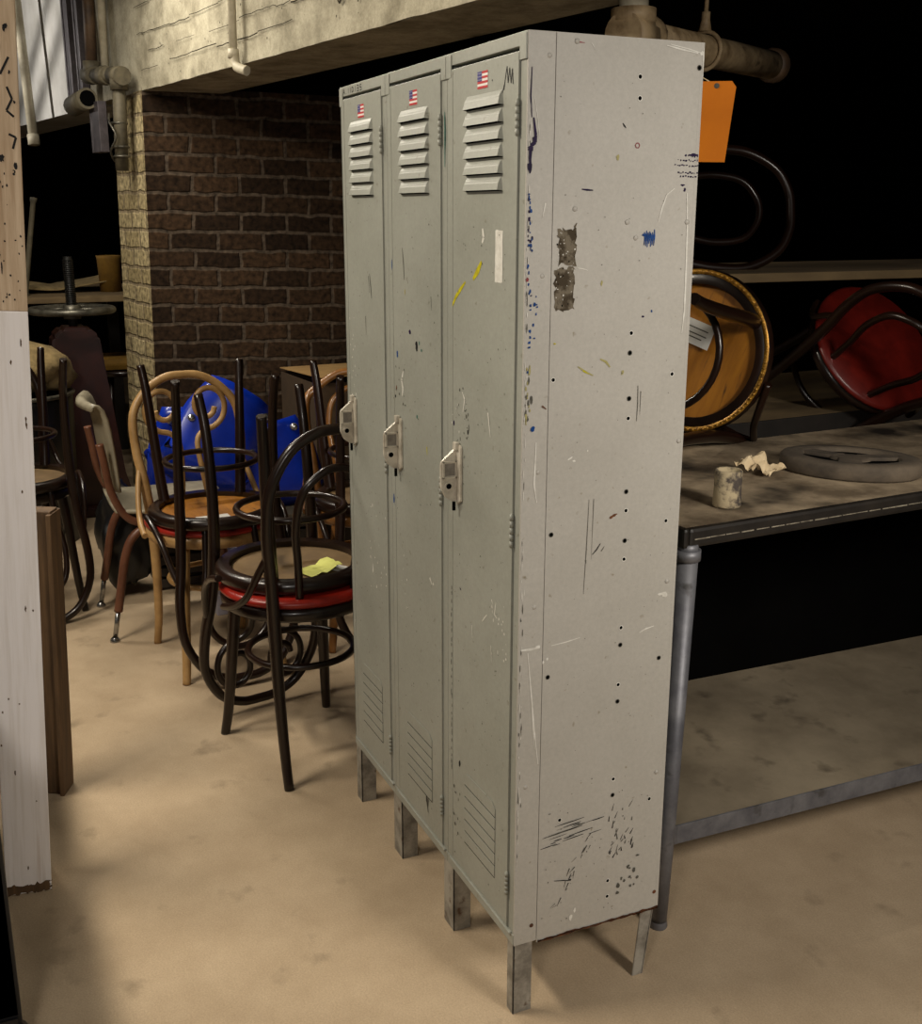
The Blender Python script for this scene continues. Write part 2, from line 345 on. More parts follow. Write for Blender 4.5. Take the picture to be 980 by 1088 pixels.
# ---------------------------------------------------------------- locker
LW, LD, LH, LG = .871, .309, 1.68, .147
UB = [0, -.2955, -.590, -.871]
lk = thing('locker', 'grey three-door steel locker with louvered doors, paint smears and scuffed legs', 'locker')
E_ = .0006
class Marks:
    """flat marks of paint, ink and wear lying on one face of a panel"""
    def __init__(s, mb, fn): s.mb = mb; s.fn = fn; s.k = 0
    def lift(s): s.k += 1; return .0004+.0000015*s.k
    def blob(s, u, v, w, h, mi, seed=0, n=14, jag=.45, rot=0):
        rnd = random.Random(seed*31+int(u*1000)+int(v*1000)); e = s.lift(); pts = []
        for i in range(n):
            a = 2*math.pi*i/n; q = 1-jag*rnd.random()
            x, y = w/2*q*math.cos(a), h/2*q*math.sin(a); c, sn = math.cos(R(rot)), math.sin(R(rot))
            pts.append(s.fn(u+x*c-y*sn, v+x*sn+y*c, e))
        s.mb.face(pts, mi, False)
    def dot(s, u, v, rd, mi, n=12):
        e = s.lift(); s.mb.face([s.fn(u+rd*math.cos(2*math.pi*i/n), v+rd*math.sin(2*math.pi*i/n), e) for i in range(n)], mi, False)
    def line(s, pts, w, mi, taper=True):
        e = s.lift(); k = len(pts)
        for i in range(k-1):
            (u0,v0),(u1,v1) = pts[i], pts[i+1]; du, dv = u1-u0, v1-v0; l = math.hypot(du,dv) or 1
            nx, ny = -dv/l, du/l
            w0 = w/2*(1 if not taper else (.35+.65*math.sin(math.pi*(i+.15)/(k-.7)) if k > 2 else 1)); w1 = w/2*(1 if not taper else (.35+.65*math.sin(math.pi*min(1,(i+1+.15)/(k-.7))) if k > 2 else .3))
            s.mb.face([s.fn(u0+nx*w0,v0+ny*w0,e), s.fn(u1+nx*w1,v1+ny*w1,e), s.fn(u1-nx*w1,v1-ny*w1,e), s.fn(u0-nx*w0,v0-ny*w0,e)], mi, False)
    def rect(s, u0, v0, u1, v1, mi, jag=.002, seed=1, n=9):
        rnd = random.Random(seed); e = s.lift(); pts = []
        for (a,b_,c,d_) in ((u0,v0,u1,v0),(u1,v0,u1,v1),(u1,v1,u0,v1),(u0,v1,u0,v0)):
            for i in range(n): 
                t_ = i/n; pts.append(s.fn(a+(c-a)*t_+rnd.uniform(-jag,jag), b_+(d_-b_)*t_+rnd.uniform(-jag,jag), e))
        s.mb.face(pts, mi, False)
    def speck(s, u0, v0, u1, v1, n, rmin, rmax, mi, seed=1):
        rnd = random.Random(seed)
        for i in range(n): s.blob(rnd.uniform(u0,u1), rnd.uniform(v0,v1), rnd.uniform(rmin,rmax), rnd.uniform(rmin,rmax)*1.3, mi, i, 7)
MK = [m_lockside, m_black, m_taperes, m_yel, m_olive, m_blue_p, m_purple, m_ink, m_red_p, m_white_scr, m_scuff, m_rust, m_teal, m_lockleg]
iB,iT,iY,iO,iU,iP,iK,iR,iW,iS,iRu,iTe,iL = range(1,14)

# right side panel with its bolt holes and marks
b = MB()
b.box((-.0022,.047,LG-.008),(-.0002,LD,LH))                          # main sheet
b.box((-.003,.0,LG-.002),(.0008,.0455,LH), bev=.0006)                # corner post flange
b.box((-.012,LD-.006,LG),(.0,LD,LH))
mk = Marks(b, lambda u,v,e: (e+(.0009 if u < .0455 else 0), u, v))
for u,v in [(.193,1.625),(.194,1.594),(.301,1.643),(.196,1.236),(.195,1.204),(.279,1.165),(.054,1.168),(.197,1.129),(.197,1.096),(.199,.971),(.2,.938),(.282,.911),(.057,.912),(.2,.885),(.2,.852),(.2,.727),(.2,.695),(.282,.657),(.057,.659),(.199,.62),(.199,.588),(.197,.436),(.197,.404),(.277,.378),(.088,.379),(.194,.228),(.194,.195)]:
    mk.dot(u, v, .0044, iW if random.random() < .4 else iS); mk.dot(u, v, .0032, iB)
for u,v in [(.035,1.647),(.081,1.669),(.197,1.386),(.085,1.43),(.030,1.33),(.03,1.02),(.028,.79),(.293,1.41),(.300,1.05),(.291,.80),(.18,1.41),(.29,.43),(.018,.46)]:   # rivet heads
    b.lathe([(.0042,0),(.0036,.0012),(0,.0018)], 10, T(.0006,u,v)@RY(90))
mk.dot(.035,.179,.0042,iRu); mk.dot(.299,.176,.004,iRu)
mk.rect(.057,1.400,.088,1.346,iT,.0035,3); mk.rect(.053,1.341,.086,1.277,iT,.0035,4); mk.line([(.085,1.402),(.089,1.409)],.004,iT)
mk.speck(.055,1.28,.088,1.398,30,.001,.0035,iW,8); mk.speck(.054,1.28,.087,1.398,16,.001,.004,iB,12)
mk.line([(.093,1.341),(.104,1.339),(.111,1.337)],.002,iW)
# ink stamp rows by the rear edge
rnd = random.Random(5)
for row,(v,u0) in enumerate([(1.512,.284),(1.505,.270),(1.497,.265),(1.486,.272),(1.481,.276)]):
    u = u0
    while u < .308:
        mk.blob(u, v+rnd.uniform(-.001,.001)-(u-.28)*.03, rnd.uniform(.002,.006), rnd.uniform(.002,.0045)*(1.3 if row==0 else 1), iP, row*9+int(u*999), 8); u += rnd.uniform(.003,.0055)
mk.blob(.298,1.513,.022,.006,iP,3); mk.blob(.281,1.467,.010,.004,iP,4); mk.blob(.285,1.460,.005,.008,iP,5)
for k in range(7): mk.line([(.213+.003*k+rnd.uniform(-.001,.001),1.400-rnd.uniform(0,.008)),(.214+.003*k,1.388),(.213+.003*k,1.383-rnd.uniform(0,.012))],.0028,iU)
mk.blob(.213,1.390,.012,.006,iU,2); mk.blob(.233,1.27,.004,.006,iU,2); mk.blob(.217,1.262,.006,.004,iP,2)
mk.line([(.096,1.459),(.106,1.458),(.116,1.4575)],.003,iP)
for a0 in range(0,360,60):
    a1=a0+60; mk.line([(.193+.004*math.cos(R(a0)),1.525+.004*math.sin(R(a0))),(.193+.004*math.cos(R(a1)),1.525+.004*math.sin(R(a1)))],.0014,iR,False)
mk.blob(.158,1.507,.006,.011,iO,1); mk.blob(.137,1.317,.004,.012,iO,2)
mk.line([(.098,1.187),(.112,1.178),(.127,1.171)],.0035,iO); mk.line([(.108,1.18),(.118,1.174)],.003,iY); mk.line([(.139,1.197),(.150,1.192),(.158,1.183)],.004,iO); mk.blob(.182,1.173,.006,.011,iO,4); mk.blob(.055,1.225,.006,.003,iY,1)
mk.line([(.165,1.557),(.168,1.553),(.171,1.55)],.0025,iK)
mk.line([(.290,1.455),(.294,1.40),(.296,1.33),(.297,1.27),(.294,1.232)],.0034,iW)
mk.line([(.266,1.462),(.252,1.452),(.244,1.432),(.238,1.41)],.0024,iW)
mk.line([(.239,1.672),(.265,1.668),(.297,1.664)],.0028,iW); mk.line([(.245,1.674),(.28,1.669),(.305,1.664)],.002,iW); mk.line([(.3075,1.672),(.3075,1.655),(.3075,1.63)],.0028,iW); mk.blob(.305,1.664,.012,.009,iW,3)
mk.line([(.106,1.668),(.113,1.658)],.0014,iW); mk.line([(.033,1.438),(.028,1.415)],.0028,iW); mk.line([(.011,1.59),(.018,1.555),(.021,1.53)],.0014,iW)
mk.line([(.085,1.668),(.094,1.6675)],.002,iR)
mk.blob(.282,.778,.026,.007,iW,1); mk.blob(.288,.774,.014,.008,iW,9); mk.blob(.089,1.038,.013,.004,iW,2,rot=25); mk.blob(.096,1.033,.007,.004,iW,3); mk.blob(.121,1.048,.004,.004,iW)
mk.blob(.176,.932,.016,.006,iRu,2,rot=15); mk.blob(.171,.929,.008,.006,iRu,3)
mk.line([(.137,.868),(.145,.876),(.152,.886)],.0024,iK); mk.line([(.154,.872),(.160,.880)],.002,iS); mk.line([(.124,.86),(.125,.854)],.003,iS)
mk.line([(.213,1.15),(.214,1.12),(.213,1.09)],.0016,iS); mk.line([(.219,1.14),(.219,1.10)],.0012,iS)
mk.line([(.127,.965),(.125,.88),(.122,.80)],.0012,iS); mk.line([(.136,.965),(.135,.86)],.001,iS)
mk.line([(.004,.717),(.022,.716),(.040,.717)],.0045,iW); mk.blob(.036,.719,.012,.005,iW); mk.line([(.062,.716),(.09,.718),(.118,.722)],.0022,iW); mk.line([(.238,.712),(.25,.717),(.268,.720)],.0026,iW)
mk.blob(.047,.688,.006,.008,iW,1); mk.blob(.055,.693,.006,.007,iW,2); mk.blob(.117,.172,.008,.018,iW,5); mk.blob(.125,.185,.006,.014,iW,6)
mk.line([(.017,.71),(.024,.645),(.032,.57),(.041,.50)],.0028,iW); mk.line([(.026,.62),(.030,.57),(.034,.53)],.0018,iW); mk.line([(.025,1.07),(.023,1.0),(.028,.97)],.003,iW)
for i in range(26):                                                   # boot scuffs near the foot
    u = rnd.uniform(.05,.16); v = .345+rnd.uniform(-.02,.02)+(u-.05)*.12; l = rnd.uniform(.01,.05)
    mk.line([(u,v),(u+l*.5,v+l*.05),(u+l,v+l*.10)],rnd.uniform(.001,.0026),iK if i%3 else iS)
for i in range(30):
    u = rnd.uniform(.19,.25); v = rnd.uniform(.27,.375); mk.line([(u,v),(u+rnd.uniform(-.004,.008),v+rnd.uniform(.004,.016))],rnd.uniform(.0014,.003),iK if i%2 else iS)
for i in range(22):
    t_ = rnd.random(); u = .155-.075*t_+rnd.uniform(-.008,.008); v = .33-.13*t_+rnd.uniform(-.01,.01); mk.line([(u,v),(u-rnd.uniform(.002,.012),v-rnd.uniform(.004,.016))],rnd.uniform(.001,.0024),iS if i%3 else iK)
mk.line([(.08,.258),(.10,.254),(.115,.25)],.0022,iK); mk.blob(.113,.252,.008,.004,iK)
mk.speck(.05,.16,.30,.45,60,.001,.003,iS,21); mk.speck(.05,.5,.30,1.65,90,.0008,.0022,iS,22)
mk.speck(.215,.19,.26,.27,14,.004,.012,iS,23)
mk.rect(.05,LG-.008,.308,LG-.003,iRu,.0016,9,30)
# front corner: chipped paint and purple, blue drips running down the edge
for i in range(120):
    v = rnd.uniform(.30,1.62); mk.blob(.0025+abs(rnd.gauss(0,.0022)), v, rnd.uniform(.0008,.002), rnd.uniform(.004,.026), iW if rnd.random()<.62 else (iS if rnd.random()<.7 else iK), i, 8)
mk.line([(.010,1.56),(.014,1.535),(.013,1.525),(.006,1.52),(.005,1.50),(.007,1.485)],.006,iP); mk.blob(.006,1.516,.012,.010,iP,2); mk.blob(.012,1.528,.008,.014,iP,3); mk.blob(.005,1.49,.009,.022,iP,5)
mk.line([(.006,1.63),(.0045,1.59),(.007,1.56)],.0022,iP)
for i in range(34):
    v = 1.47-abs(rnd.gauss(0,.12)); mk.blob(.004+abs(rnd.gauss(0,.004)), v, rnd.uniform(.002,.005), rnd.uniform(.003,.010), iU if i%3 else iP, i+50, 8)
mk.speck(.008,1.22,.022,1.30,14,.002,.006,iU,31); mk.blob(.018,1.092,.010,.011,iU,3); mk.blob(.004,1.325,.006,.008,iR,3)
for i in range(22): mk.blob(.008+rnd.gauss(0,.003), rnd.uniform(1.10,1.20), rnd.uniform(.002,.006), rnd.uniform(.004,.016), iO if i%2 else iS, i+90, 8)
mk.line([(.034,1.128),(.042,1.122)],.003,iRu)
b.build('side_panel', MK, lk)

# carcass behind the doors
b = MB(); b.box((-LW,.012,LG),(-.0025,LD-.006,LG+.01), 0); b.box((-LW,0,LH-.003),(-.0025,LD,LH)); b.box((-LW,LD-.004,LG),(-.0125,LD,LH)); b.box((-LW,0,LG),(-LW+.003,LD,LH))
b.box((-LW+.003,.020,LG+.01),(-.004,.024,LH-.003), 1)
b.build('carcass', [m_lock, m_black], lk)
# front frame: posts, header with its tabs, base rail
b = MB()
b.box((-.0215,0,LG),(-.003,.016,LH), bev=.0008)
for x in UB[1:3]:
    b.box((x+.0005,0,LG),(x+.0085,.016,LH), bev=.0008); b.box((x-.0225,0,LG),(x-.0005,.016,LH), bev=.0008)
b.box((-LW,0,LG),(-LW+.009,.016,LH), bev=.0008)
for i in range(3):
    xr, xl = UB[i], UB[i+1]
    b.box((xl+.0005,-.001,1.6605),(xr-.0005,.016,LH), bev=.001)          # header
    b.box((xl+.0005,-.0028,1.641),(xl+.0215,-.0002,LH-.003), bev=.0008)  # tabs hanging at its ends
    b.box((xr-.0225,-.0028,1.641),(xr-.0015,-.0002,LH-.003), bev=.0008)
    b.box((xl+.0005,-.0015,LG),(xr-.0005,.016,LG+.020), bev=.001)        # base rail
    b.box((xl+.020,-.006,LG+.0195),(xr-.008,.004,LG+.0235), bev=.001)
mk = Marks(b, lambda u,v,e: (u,-.001-e,v))
def glyph(mk, ch, u, v, w, h, lw, mi):
    G = {'A':[(0,0,.5,1),(.5,1,1,0),(.2,.4,.8,.4)],'1':[(.5,0,.5,1)],'D':[(0,0,0,1),(0,1,.8,.8),(.8,.8,.8,.2),(.8,.2,0,0)],'3':[(0,1,.8,1),(.8,1,.8,0),(0,.5,.8,.5),(0,0,.8,0)],'5':[(.8,1,0,1),(0,1,0,.5),(0,.5,.8,.5),(.8,.5,.8,0),(.8,0,0,0)],'I':[(.5,0,.5,1)],'.':[(.4,0,.6,.1)]}
    for a,b_,c,d_ in G[ch]: mk.line([(u+a*w,v+b_*h),(u+c*w,v+d_*h)],lw,mi,False)
u = -.846
for ch, w in zip('A.1ID135', (.012,.008,.010,.008,.014,.010,.014,.012)): glyph(mk, ch, u, 1.664, w*.8, .0105, .0022, iK); u += w+.0045
for x in UB[1:3]: mk.line([(x-.0115,1.60),(x-.0095,1.56),(x-.011,1.52)],.0014,iS)
mk.line([(-.305,1.59),(-.303,1.56),(-.304,1.50)],.004,iTe)
b.build('front_frame', MK[:1] and [m_lock]+MK[1:], lk)

def louver(b, u0, u1, zb, h=.0215, p=.0082, y=-.002):
    c = [(u0,y,zb),(u0+.005,y,zb+h),(u1-.005,y,zb+h),(u1,y,zb)]
    o0, o1 = (u0+.004,y-p,zb+.001), (u1-.004,y-p,zb+.001)
    m0, m1 = (u0+.006,y-p*.62,zb+h*.62), (u1-.006,y-p*.62,zb+h*.62)
    t = bmesh.new(); V = [t.verts.new(q) for q in (*c, o0, o1, m0, m1)]
    A,Bv,Cv,Dv,E0,E1,M0,M1 = V
    for fc in ((E0,E1,M1,M0),(M0,M1,Cv,Bv),(A,E0,M0),(A,M0,Bv),(E1,Dv,M1),(Dv,Cv,M1)): t.faces.new(fc)
    bmesh.ops.bevel(t, geom=[e for e in t.edges if {e.verts[0],e.verts[1]} in ({M0,M1},)], offset=.002, segments=3, affect='EDGES')
    b.merge(t, None, 0, smooth=False)
    b.face([(u0+.002,y-.0005,zb-.0008),(u1-.002,y-.0005,zb-.0008),(u1-.002,y-.0005,zb+.005),(u0+.002,y-.0005,zb+.005)], iB, False)
def slat(b, u0, u1, zb, top):
    z1 = zb+(.0265 if top else .0246-.0026)
    if top: poly = [(u0,zb),(u1,zb),(u1,zb+.016),(u1-.012,z1),(u0+.012,z1),(u0,zb+.016)]
    else: poly = [(u0,zb),(u1,zb),(u1,z1),(u0,z1)]
    b.prism(poly, 'y', -.0034, -.0018, 0, .0005)
    b.face([(u0+.001,-.00215,zb-.0032),(u1-.001,-.00215,zb-.0032),(u1-.001,-.00215,zb+.0004),(u0+.001,-.00215,zb+.0004)], iB, False)
def flag(parent, u0, z0, u1, z1):
    b = MB(); y = -.0026; n = 7
    b.box((u0,y,z0),(u1,y+.0004,z1), 1)
    for i in range(n):
        if i % 2 == 0: b.face([(u0,y-.0001,z1-(z1-z0)*(i+1)/n),(u1,y-.0001,z1-(z1-z0)*(i+1)/n),(u1,y-.0001,z1-(z1-z0)*i/n),(u0,y-.0001,z1-(z1-z0)*i/n)], 0)
    uc, zc = u0+(u1-u0)*.44, z1-(z1-z0)*4/7
    b.face([(u0,y-.0002,zc),(uc,y-.0002,zc),(uc,y-.0002,z1),(u0,y-.0002,z1)], 2)
    for i in range(4):
        for j in range(3):
            cx, cz = u0+(uc-u0)*(i+.5)/4, zc+(z1-zc)*(j+.5)/3; q = .0006
            b.face([(cx-q,y-.0003,cz-q),(cx+q,y-.0003,cz-q),(cx+q,y-.0003,cz+q),(cx-q,y-.0003,cz+q)], 1)
    tag(b.build('flag_sticker', [m_st_red, m_st_white, m_st_blue], parent), 'small stars and stripes flag sticker')
DL = ['left', 'middle', 'right']
for i in range(3):
    xr, xl = UB[i], UB[i+1]; dl, dr = xl+.0093, xr-.0229
    b = MB()
    b.box((dl,-.002,LG+.024),(dr,.014,1.6545), bev=.0015)
    b.box((dl+.0165,-.0026,LG+.03),(dl+.0185,-.0018,1.65)); b.box((dr-.002,-.0034,LG+.026),(dr-.0002,-.0015,1.653), bev=.0006)
    u0, u1 = ((-.2145,-.0745),(-.513,-.3715),(-.803,-.6645))[i]
    for k in range(6):
        louver(b, u0, u1, 1.584-.0253*k); slat(b, u0+.002, u1-.001, .365-.0246*k, k == 0)
    mk = Marks(b, lambda u,v,e: (u,-.002-e,v))
    if i == 0:
        mk.rect(-.099,1.316,-.072,1.397,iW,.0008,3); mk.line([(-.147,1.399),(-.143,1.385),(-.148,1.376)],.008,iW)
        mk.line([(-.150,1.346),(-.165,1.330),(-.183,1.316)],.012,iY); mk.line([(-.214,1.310),(-.235,1.296),(-.255,1.282),(-.270,1.265)],.008,iY)
        mk.line([(-.074,1.604),(-.069,1.622),(-.064,1.637)],.0022,iK,False); mk.line([(-.064,1.637),(-.060,1.613),(-.055,1.634),(-.050,1.612),(-.046,1.632),(-.043,1.610)],.0022,iK,False); mk.line([(-.079,1.60),(-.073,1.612)],.0018,iK,False)
        mk.dot(-.115,1.622,.0015,iK); mk.blob(-.202,1.052,.007,.012,iK,2); mk.blob(-.198,1.06,.004,.02,iS,3); mk.blob(-.262,1.058,.007,.013,iP,3)
        for k in range(26): mk.blob(-.272+rnd.uniform(-.0018,.0018), .745-.015*k+rnd.uniform(-.004,.004), .0035, rnd.uniform(.008,.018), iK, k, 8)
        mk.blob(-.234,.396,.010,.018,iK,5); mk.blob(-.232,.753,.006,.006,iP,5)
        mk.line([(-.137,.722),(-.128,.732),(-.118,.741)],.003,iW); mk.line([(-.100,.775),(-.094,.768)],.003,iW); mk.line([(-.082,.776),(-.088,.752),(-.078,.748)],.003,iW)
        mk.speck(-.10,.66,-.03,.78,18,.002,.007,iW,41); mk.speck(-.25,1.0,-.20,1.13,20,.002,.008,iS,42); mk.speck(-.26,.2,-.04,1.45,130,.001,.004,iS,43)
        mk.line([(-.225,1.12),(-.215,1.108),(-.222,1.085)],.004,iW); mk.line([(-.12,1.10),(-.11,1.06)],.004,iW)
        mk.speck(-.27,.93,-.23,1.1,16,.002,.006,iW,44)
        mk.line([(-.180,.70),(-.178,.675)],.002,iW); mk.line([(-.10,.69),(-.097,.66)],.002,iW); mk.speck(-.262,.19,-.19,.36,16,.003,.012,iS,45)
    elif i == 1:
        mk.line([(-.510,1.358),(-.504,1.33),(-.500,1.298)],.004,iS); mk.blob(-.567,1.324,.006,.026,iU,1); mk.blob(-.498,1.275,.006,.014,iO,2); mk.line([(-.367,1.275),(-.365,1.25)],.002,iS)
        mk.blob(-.474,1.201,.014,.012,iP,1); mk.blob(-.439,1.176,.016,.022,iK,2); mk.blob(-.425,1.184,.006,.010,iTe,3); mk.blob(-.415,1.172,.007,.007,iTe,4); mk.blob(-.543,1.15,.010,.016,iU,5); mk.blob(-.44,1.04,.008,.010,iTe,6)
        mk.line([(-.512,1.12),(-.520,1.10),(-.514,1.085),(-.518,1.07)],.008,iW); mk.blob(-.55,1.082,.006,.012,iRu,2); mk.blob(-.556,1.064,.006,.008,iK,2); mk.blob(-.573,.845,.008,.026,iU,4)
        mk.line([(-.391,.99),(-.389,.974)],.004,iY); mk.line([(-.38,.73),(-.369,.719)],.006,iW); mk.blob(-.362,.722,.010,.006,iW)
        mk.speck(-.57,.2,-.33,1.5,120,.001,.004,iS,51); mk.speck(-.56,1.0,-.50,1.13,16,.002,.006,iS,52); mk.speck(-.55,.62,-.5,.75,8,.002,.006,iW,53)
        mk.blob(-.40,.235,.020,.05,iS,3); mk.line([(-.41,.27),(-.40,.225),(-.395,.205)],.005,iK)
    else:
        mk.line([(-.70,1.30),(-.694,1.275),(-.69,1.25)],.003,iK); mk.line([(-.707,1.295),(-.703,1.26)],.002,iK); mk.line([(-.73,1.21),(-.728,1.17)],.003,iS)
        mk.speck(-.85,1.0,-.80,1.2,20,.002,.008,iW,61); mk.speck(-.74,.6,-.62,.80,20,.002,.008,iW,62); mk.speck(-.85,.2,-.64,1.5,90,.001,.004,iS,63); mk.blob(-.725,.255,.008,.014,iK,2); mk.blob(-.713,.65,.006,.03,iW,2)
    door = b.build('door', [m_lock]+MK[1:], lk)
    tag(door, f"{DL[2-i]} louvered locker door" + (' with yellow streaks and a pale label patch' if i == 0 else ' with a cluster of dark paint spots' if i == 1 else ' beside the bentwood chairs'))
    fu, fz = ((-.169,1.6135),(-.464,1.612),(-.7525,1.6105))[i]
    flag(door, fu, fz, fu+.038, fz+.0255)
    for z0, z1 in ((1.5355,1.587),(.891,.948),(.239,.284)):
        h = MB(); n = 5
        for k in range(n):
            za, zb = z0+(z1-z0)*k/n+.0006, z0+(z1-z0)*(k+1)/n-.0006; h.tube([(xr-.0235,-.004,za),(xr-.0235,-.004,zb)], .0036, 10)
        h.tube([(xr-.0235,-.004,z0-.001),(xr-.0235,-.004,z1+.001)], .0022, 8); h.build('hinge', m_lock, door)
    # handle: base plate and a fin with a finger pocket and padlock eye
    hx = xl+.060; hz = .968
    h = MB()
    h.prism([(hx-.006,hz-.056),(hx+.012,hz-.046),(hx+.012,hz+.052),(hx+.008,hz+.056),(hx-.004,hz+.056),(hx-.010,hz+.046),(hx-.012,hz-.040)], 'y', -.0065, -.002, 0, .0012)
    fin = [(-.004,hz+.050),(-.012,hz+.044),(-.034,hz+.026),(-.036,hz+.020),(-.036,hz-.022),(-.028,hz-.040),(-.014,hz-.050),(-.004,hz-.050)]
    h.prism(fin, 'x', hx-.014, hx-.0065, 0, .0012)
    fx = hx-.0063
    def ring(cy, cz, hw, hh, w):                                       # raised rim of the pocket
        for (a,b_,c,d_) in ((cy-hw,cz-hh,cy+hw,cz-hh+w),(cy-hw,cz+hh-w,cy+hw,cz+hh),(cy-hw,cz-hh,cy-hw+w,cz+hh),(cy+hw-w,cz-hh,cy+hw,cz+hh)): h.box((fx-.001,a,b_),(fx+.003,c,d_), 0, .0008)
    ring(-.020, hz+.010, .0135, .016, .0036); h.box((fx-.002,-.030,hz-.001),(fx+.0004,-.010,hz+.021), 2)
    h.tube([(fx-.001,-.022,hz-.020),(fx+.002,-.022,hz-.020)], .0085, 16); h.tube([(fx-.001,-.022,hz-.020),(fx+.0024,-.022,hz-.020)], .0052, 12, 1)
    h.box((hx-.008,-.014,hz-.066),(hx-.004,-.009,hz-.05), 1); h.box((hx-.012,-.012,hz+.046),(hx+.002,-.003,hz+.060), 0, .002)
    h.build('handle', [m_handle, m_black, m_pocket], door)
# angle-iron legs
def leg(b, x1, w, dp=.038, yb=0, t=.003, z1=LG+.002):
    b.box((x1-w,yb,0),(x1,yb+t,z1), bev=.0006); b.box((x1-t,yb,0),(x1,yb+dp,z1), bev=.0006)
for x1, w in ((.0,.024),(-.268,.048),(-.557,.050),(-.834,.034)):
    b = MB(); leg(b, x1, w); b.box((x1-.006,.004,.001),(x1-.0005,.034,.012), 1); b.build('leg', [m_lockleg, m_rust], lk)
b = MB()                                                             # bent rear legs
b.prism([(.259,.0),(.281,.0),(.300,.155),(.273,.155)], 'x', -.004, -.0005, 0, .0006); b.prism([(.279,.0),(.282,.0),(.301,.155),(.298,.155)], 'x', -.024, -.0005); b.build('leg', m_lockleg, lk)
b = MB(); b.box((-LW,LD-.04,0),(-LW+.003,LD,LG+.002)); b.box((-LW,LD-.003,0),(-LW+.03,LD,LG+.002)); b.build('leg', m_lockleg, lk)

# ---------------------------------------------------------------- steel workbench on the right
wb = thing('workbench', 'steel workbench with dusty dark top and grey lower shelf behind the locker', 'workbench', (0,0,0))
TM = T(-.111,.418,0)@RZ(3.4); SM = T(-.142,.448,0)@RZ(-.5)
b = MB(); b.box((-.62,0,.822),(-.012,2.4,.85), 0, .004); o = b.build('tabletop', m_top, wb); o.matrix_local = TM
b = MB(); b.box((-.018,-.002,.812),(.0,2.41,.851), 0, .007); b.box((-.62,-.014,.812),(-.002,0,.851),0,.006)
for i in range(60):
    y = .01+i*.038; w = random.uniform(.030,.0385); b.box((-.0010,y,.8285+random.uniform(-.0006,.0006)),(.0006,y+w,.8305), 1)
o = b.build('edge_strip', [m_topedge, m_worn], wb); o.matrix_local = TM
b = MB(); b.box((-.61,0,.198),(0,2.4,.202)); o = b.build('shelf', m_shelf, wb); o.matrix_local = SM
b = MB(); b.box((-.004,0,.160),(.0005,2.4,.2025), 0, .001); b.box((-.61,-.004,.16),(0,.0,.202)); o = b.build('shelf_rim', m_steel, wb); o.matrix_local = SM
for (x,y) in ((-.118,.408),(-.66,.46),(-.22,2.72),(-.78,2.80)):
    b = MB(); dx, dy = -.012, .032
    b.tube([(x+.005,y-.014,0),(x+.005+dx*.3,y-.014+dy*.3,.2),(x+dx,y+dy-.014,.79)], [.0165,.0175,.0215], 18)
    b.tube([(x+dx,y+dy-.014,.785),(x+dx,y+dy-.014,.806)], .026, 18); b.tube([(x+dx,y+dy-.014,.80),(x+dx,y+dy-.014,.818)], .021, 14); b.lathe([(.018,0),(.019,.004),(.017,.016)], 16, T(x+.005,y-.014,0))
    b.build('leg', m_steel, wb)

# things on the workbench
Z = .851
b = MB(); pr_ = [(.0,0),(.027,0),(.029,.004),(.0275,.03),(.0275,.072),(.026,.076),(.023,.074),(.021,.068),(0,.066)]
b.lathe(pr_, 28, T(-.225,.585,Z))
tag(b.build('metal_can', m_can), 'small cement-caked metal can near the front corner of the dusty workbench top', 'can')
b = MB(); t = bmesh.new(); bmesh.ops.create_grid(t, x_segments=14, y_segments=12, size=.5)
for v in t.verts:
    p = Vector((v.co.x*.085, v.co.y*.095, 0)); q = noise.noise(Vector((p.x*45,p.y*45,3)))
    q2 = abs(noise.noise(Vector((p.x*26+4,p.y*26,1)))); v.co = Vector((p.x+q*.006, p.y+q2*.01, .010+q2*.050+q*.012+max(0,-p.x)*.25))
mz = min(v.co.z for v in t.verts)
for v in t.verts: v.co.z -= mz-.0006
b.merge(t, T(-.445,.845,Z)@RZ(25), 0, smooth=False)
o = b.build('crumpled_paper', m_paper); sd = o.modifiers.new('thick','SOLIDIFY'); sd.thickness = .0012
tag(o, 'crumpled cream paper lying on the workbench beside the round dark base', 'paper')
# round base with spokes
rb = thing('round_base', 'round dusty black base with cut-outs lying flat on the workbench', 'base', (-.372,1.042,Z))
b = MB(); b.lathe([(.080,.006),(.10,.0),(.113,.0),(.117,.005),(.116,.030),(.112,.036),(.084,.037),(.080,.033),(.080,.006)], 48); o = b.build('rim', m_disc, rb); o.scale = (1.35,1.0,1)
b = MB(); b.lathe([(0,.027),(.081,.027)], 40, None, 1); b.lathe([(0,.012),(.034,.012),(.034,.030),(.030,.033),(0,.034)], 24)
for k in range(3):
    X = RZ(35+120*k); b.box((.02,-.019,.012),(.084,.019,.0345), 0, .003, X)
o = b.build('spoke_plate', [m_disc, m_black], rb); o.scale = (1.35,1.0,1)
rb.rotation_euler = (0,0,R(40))

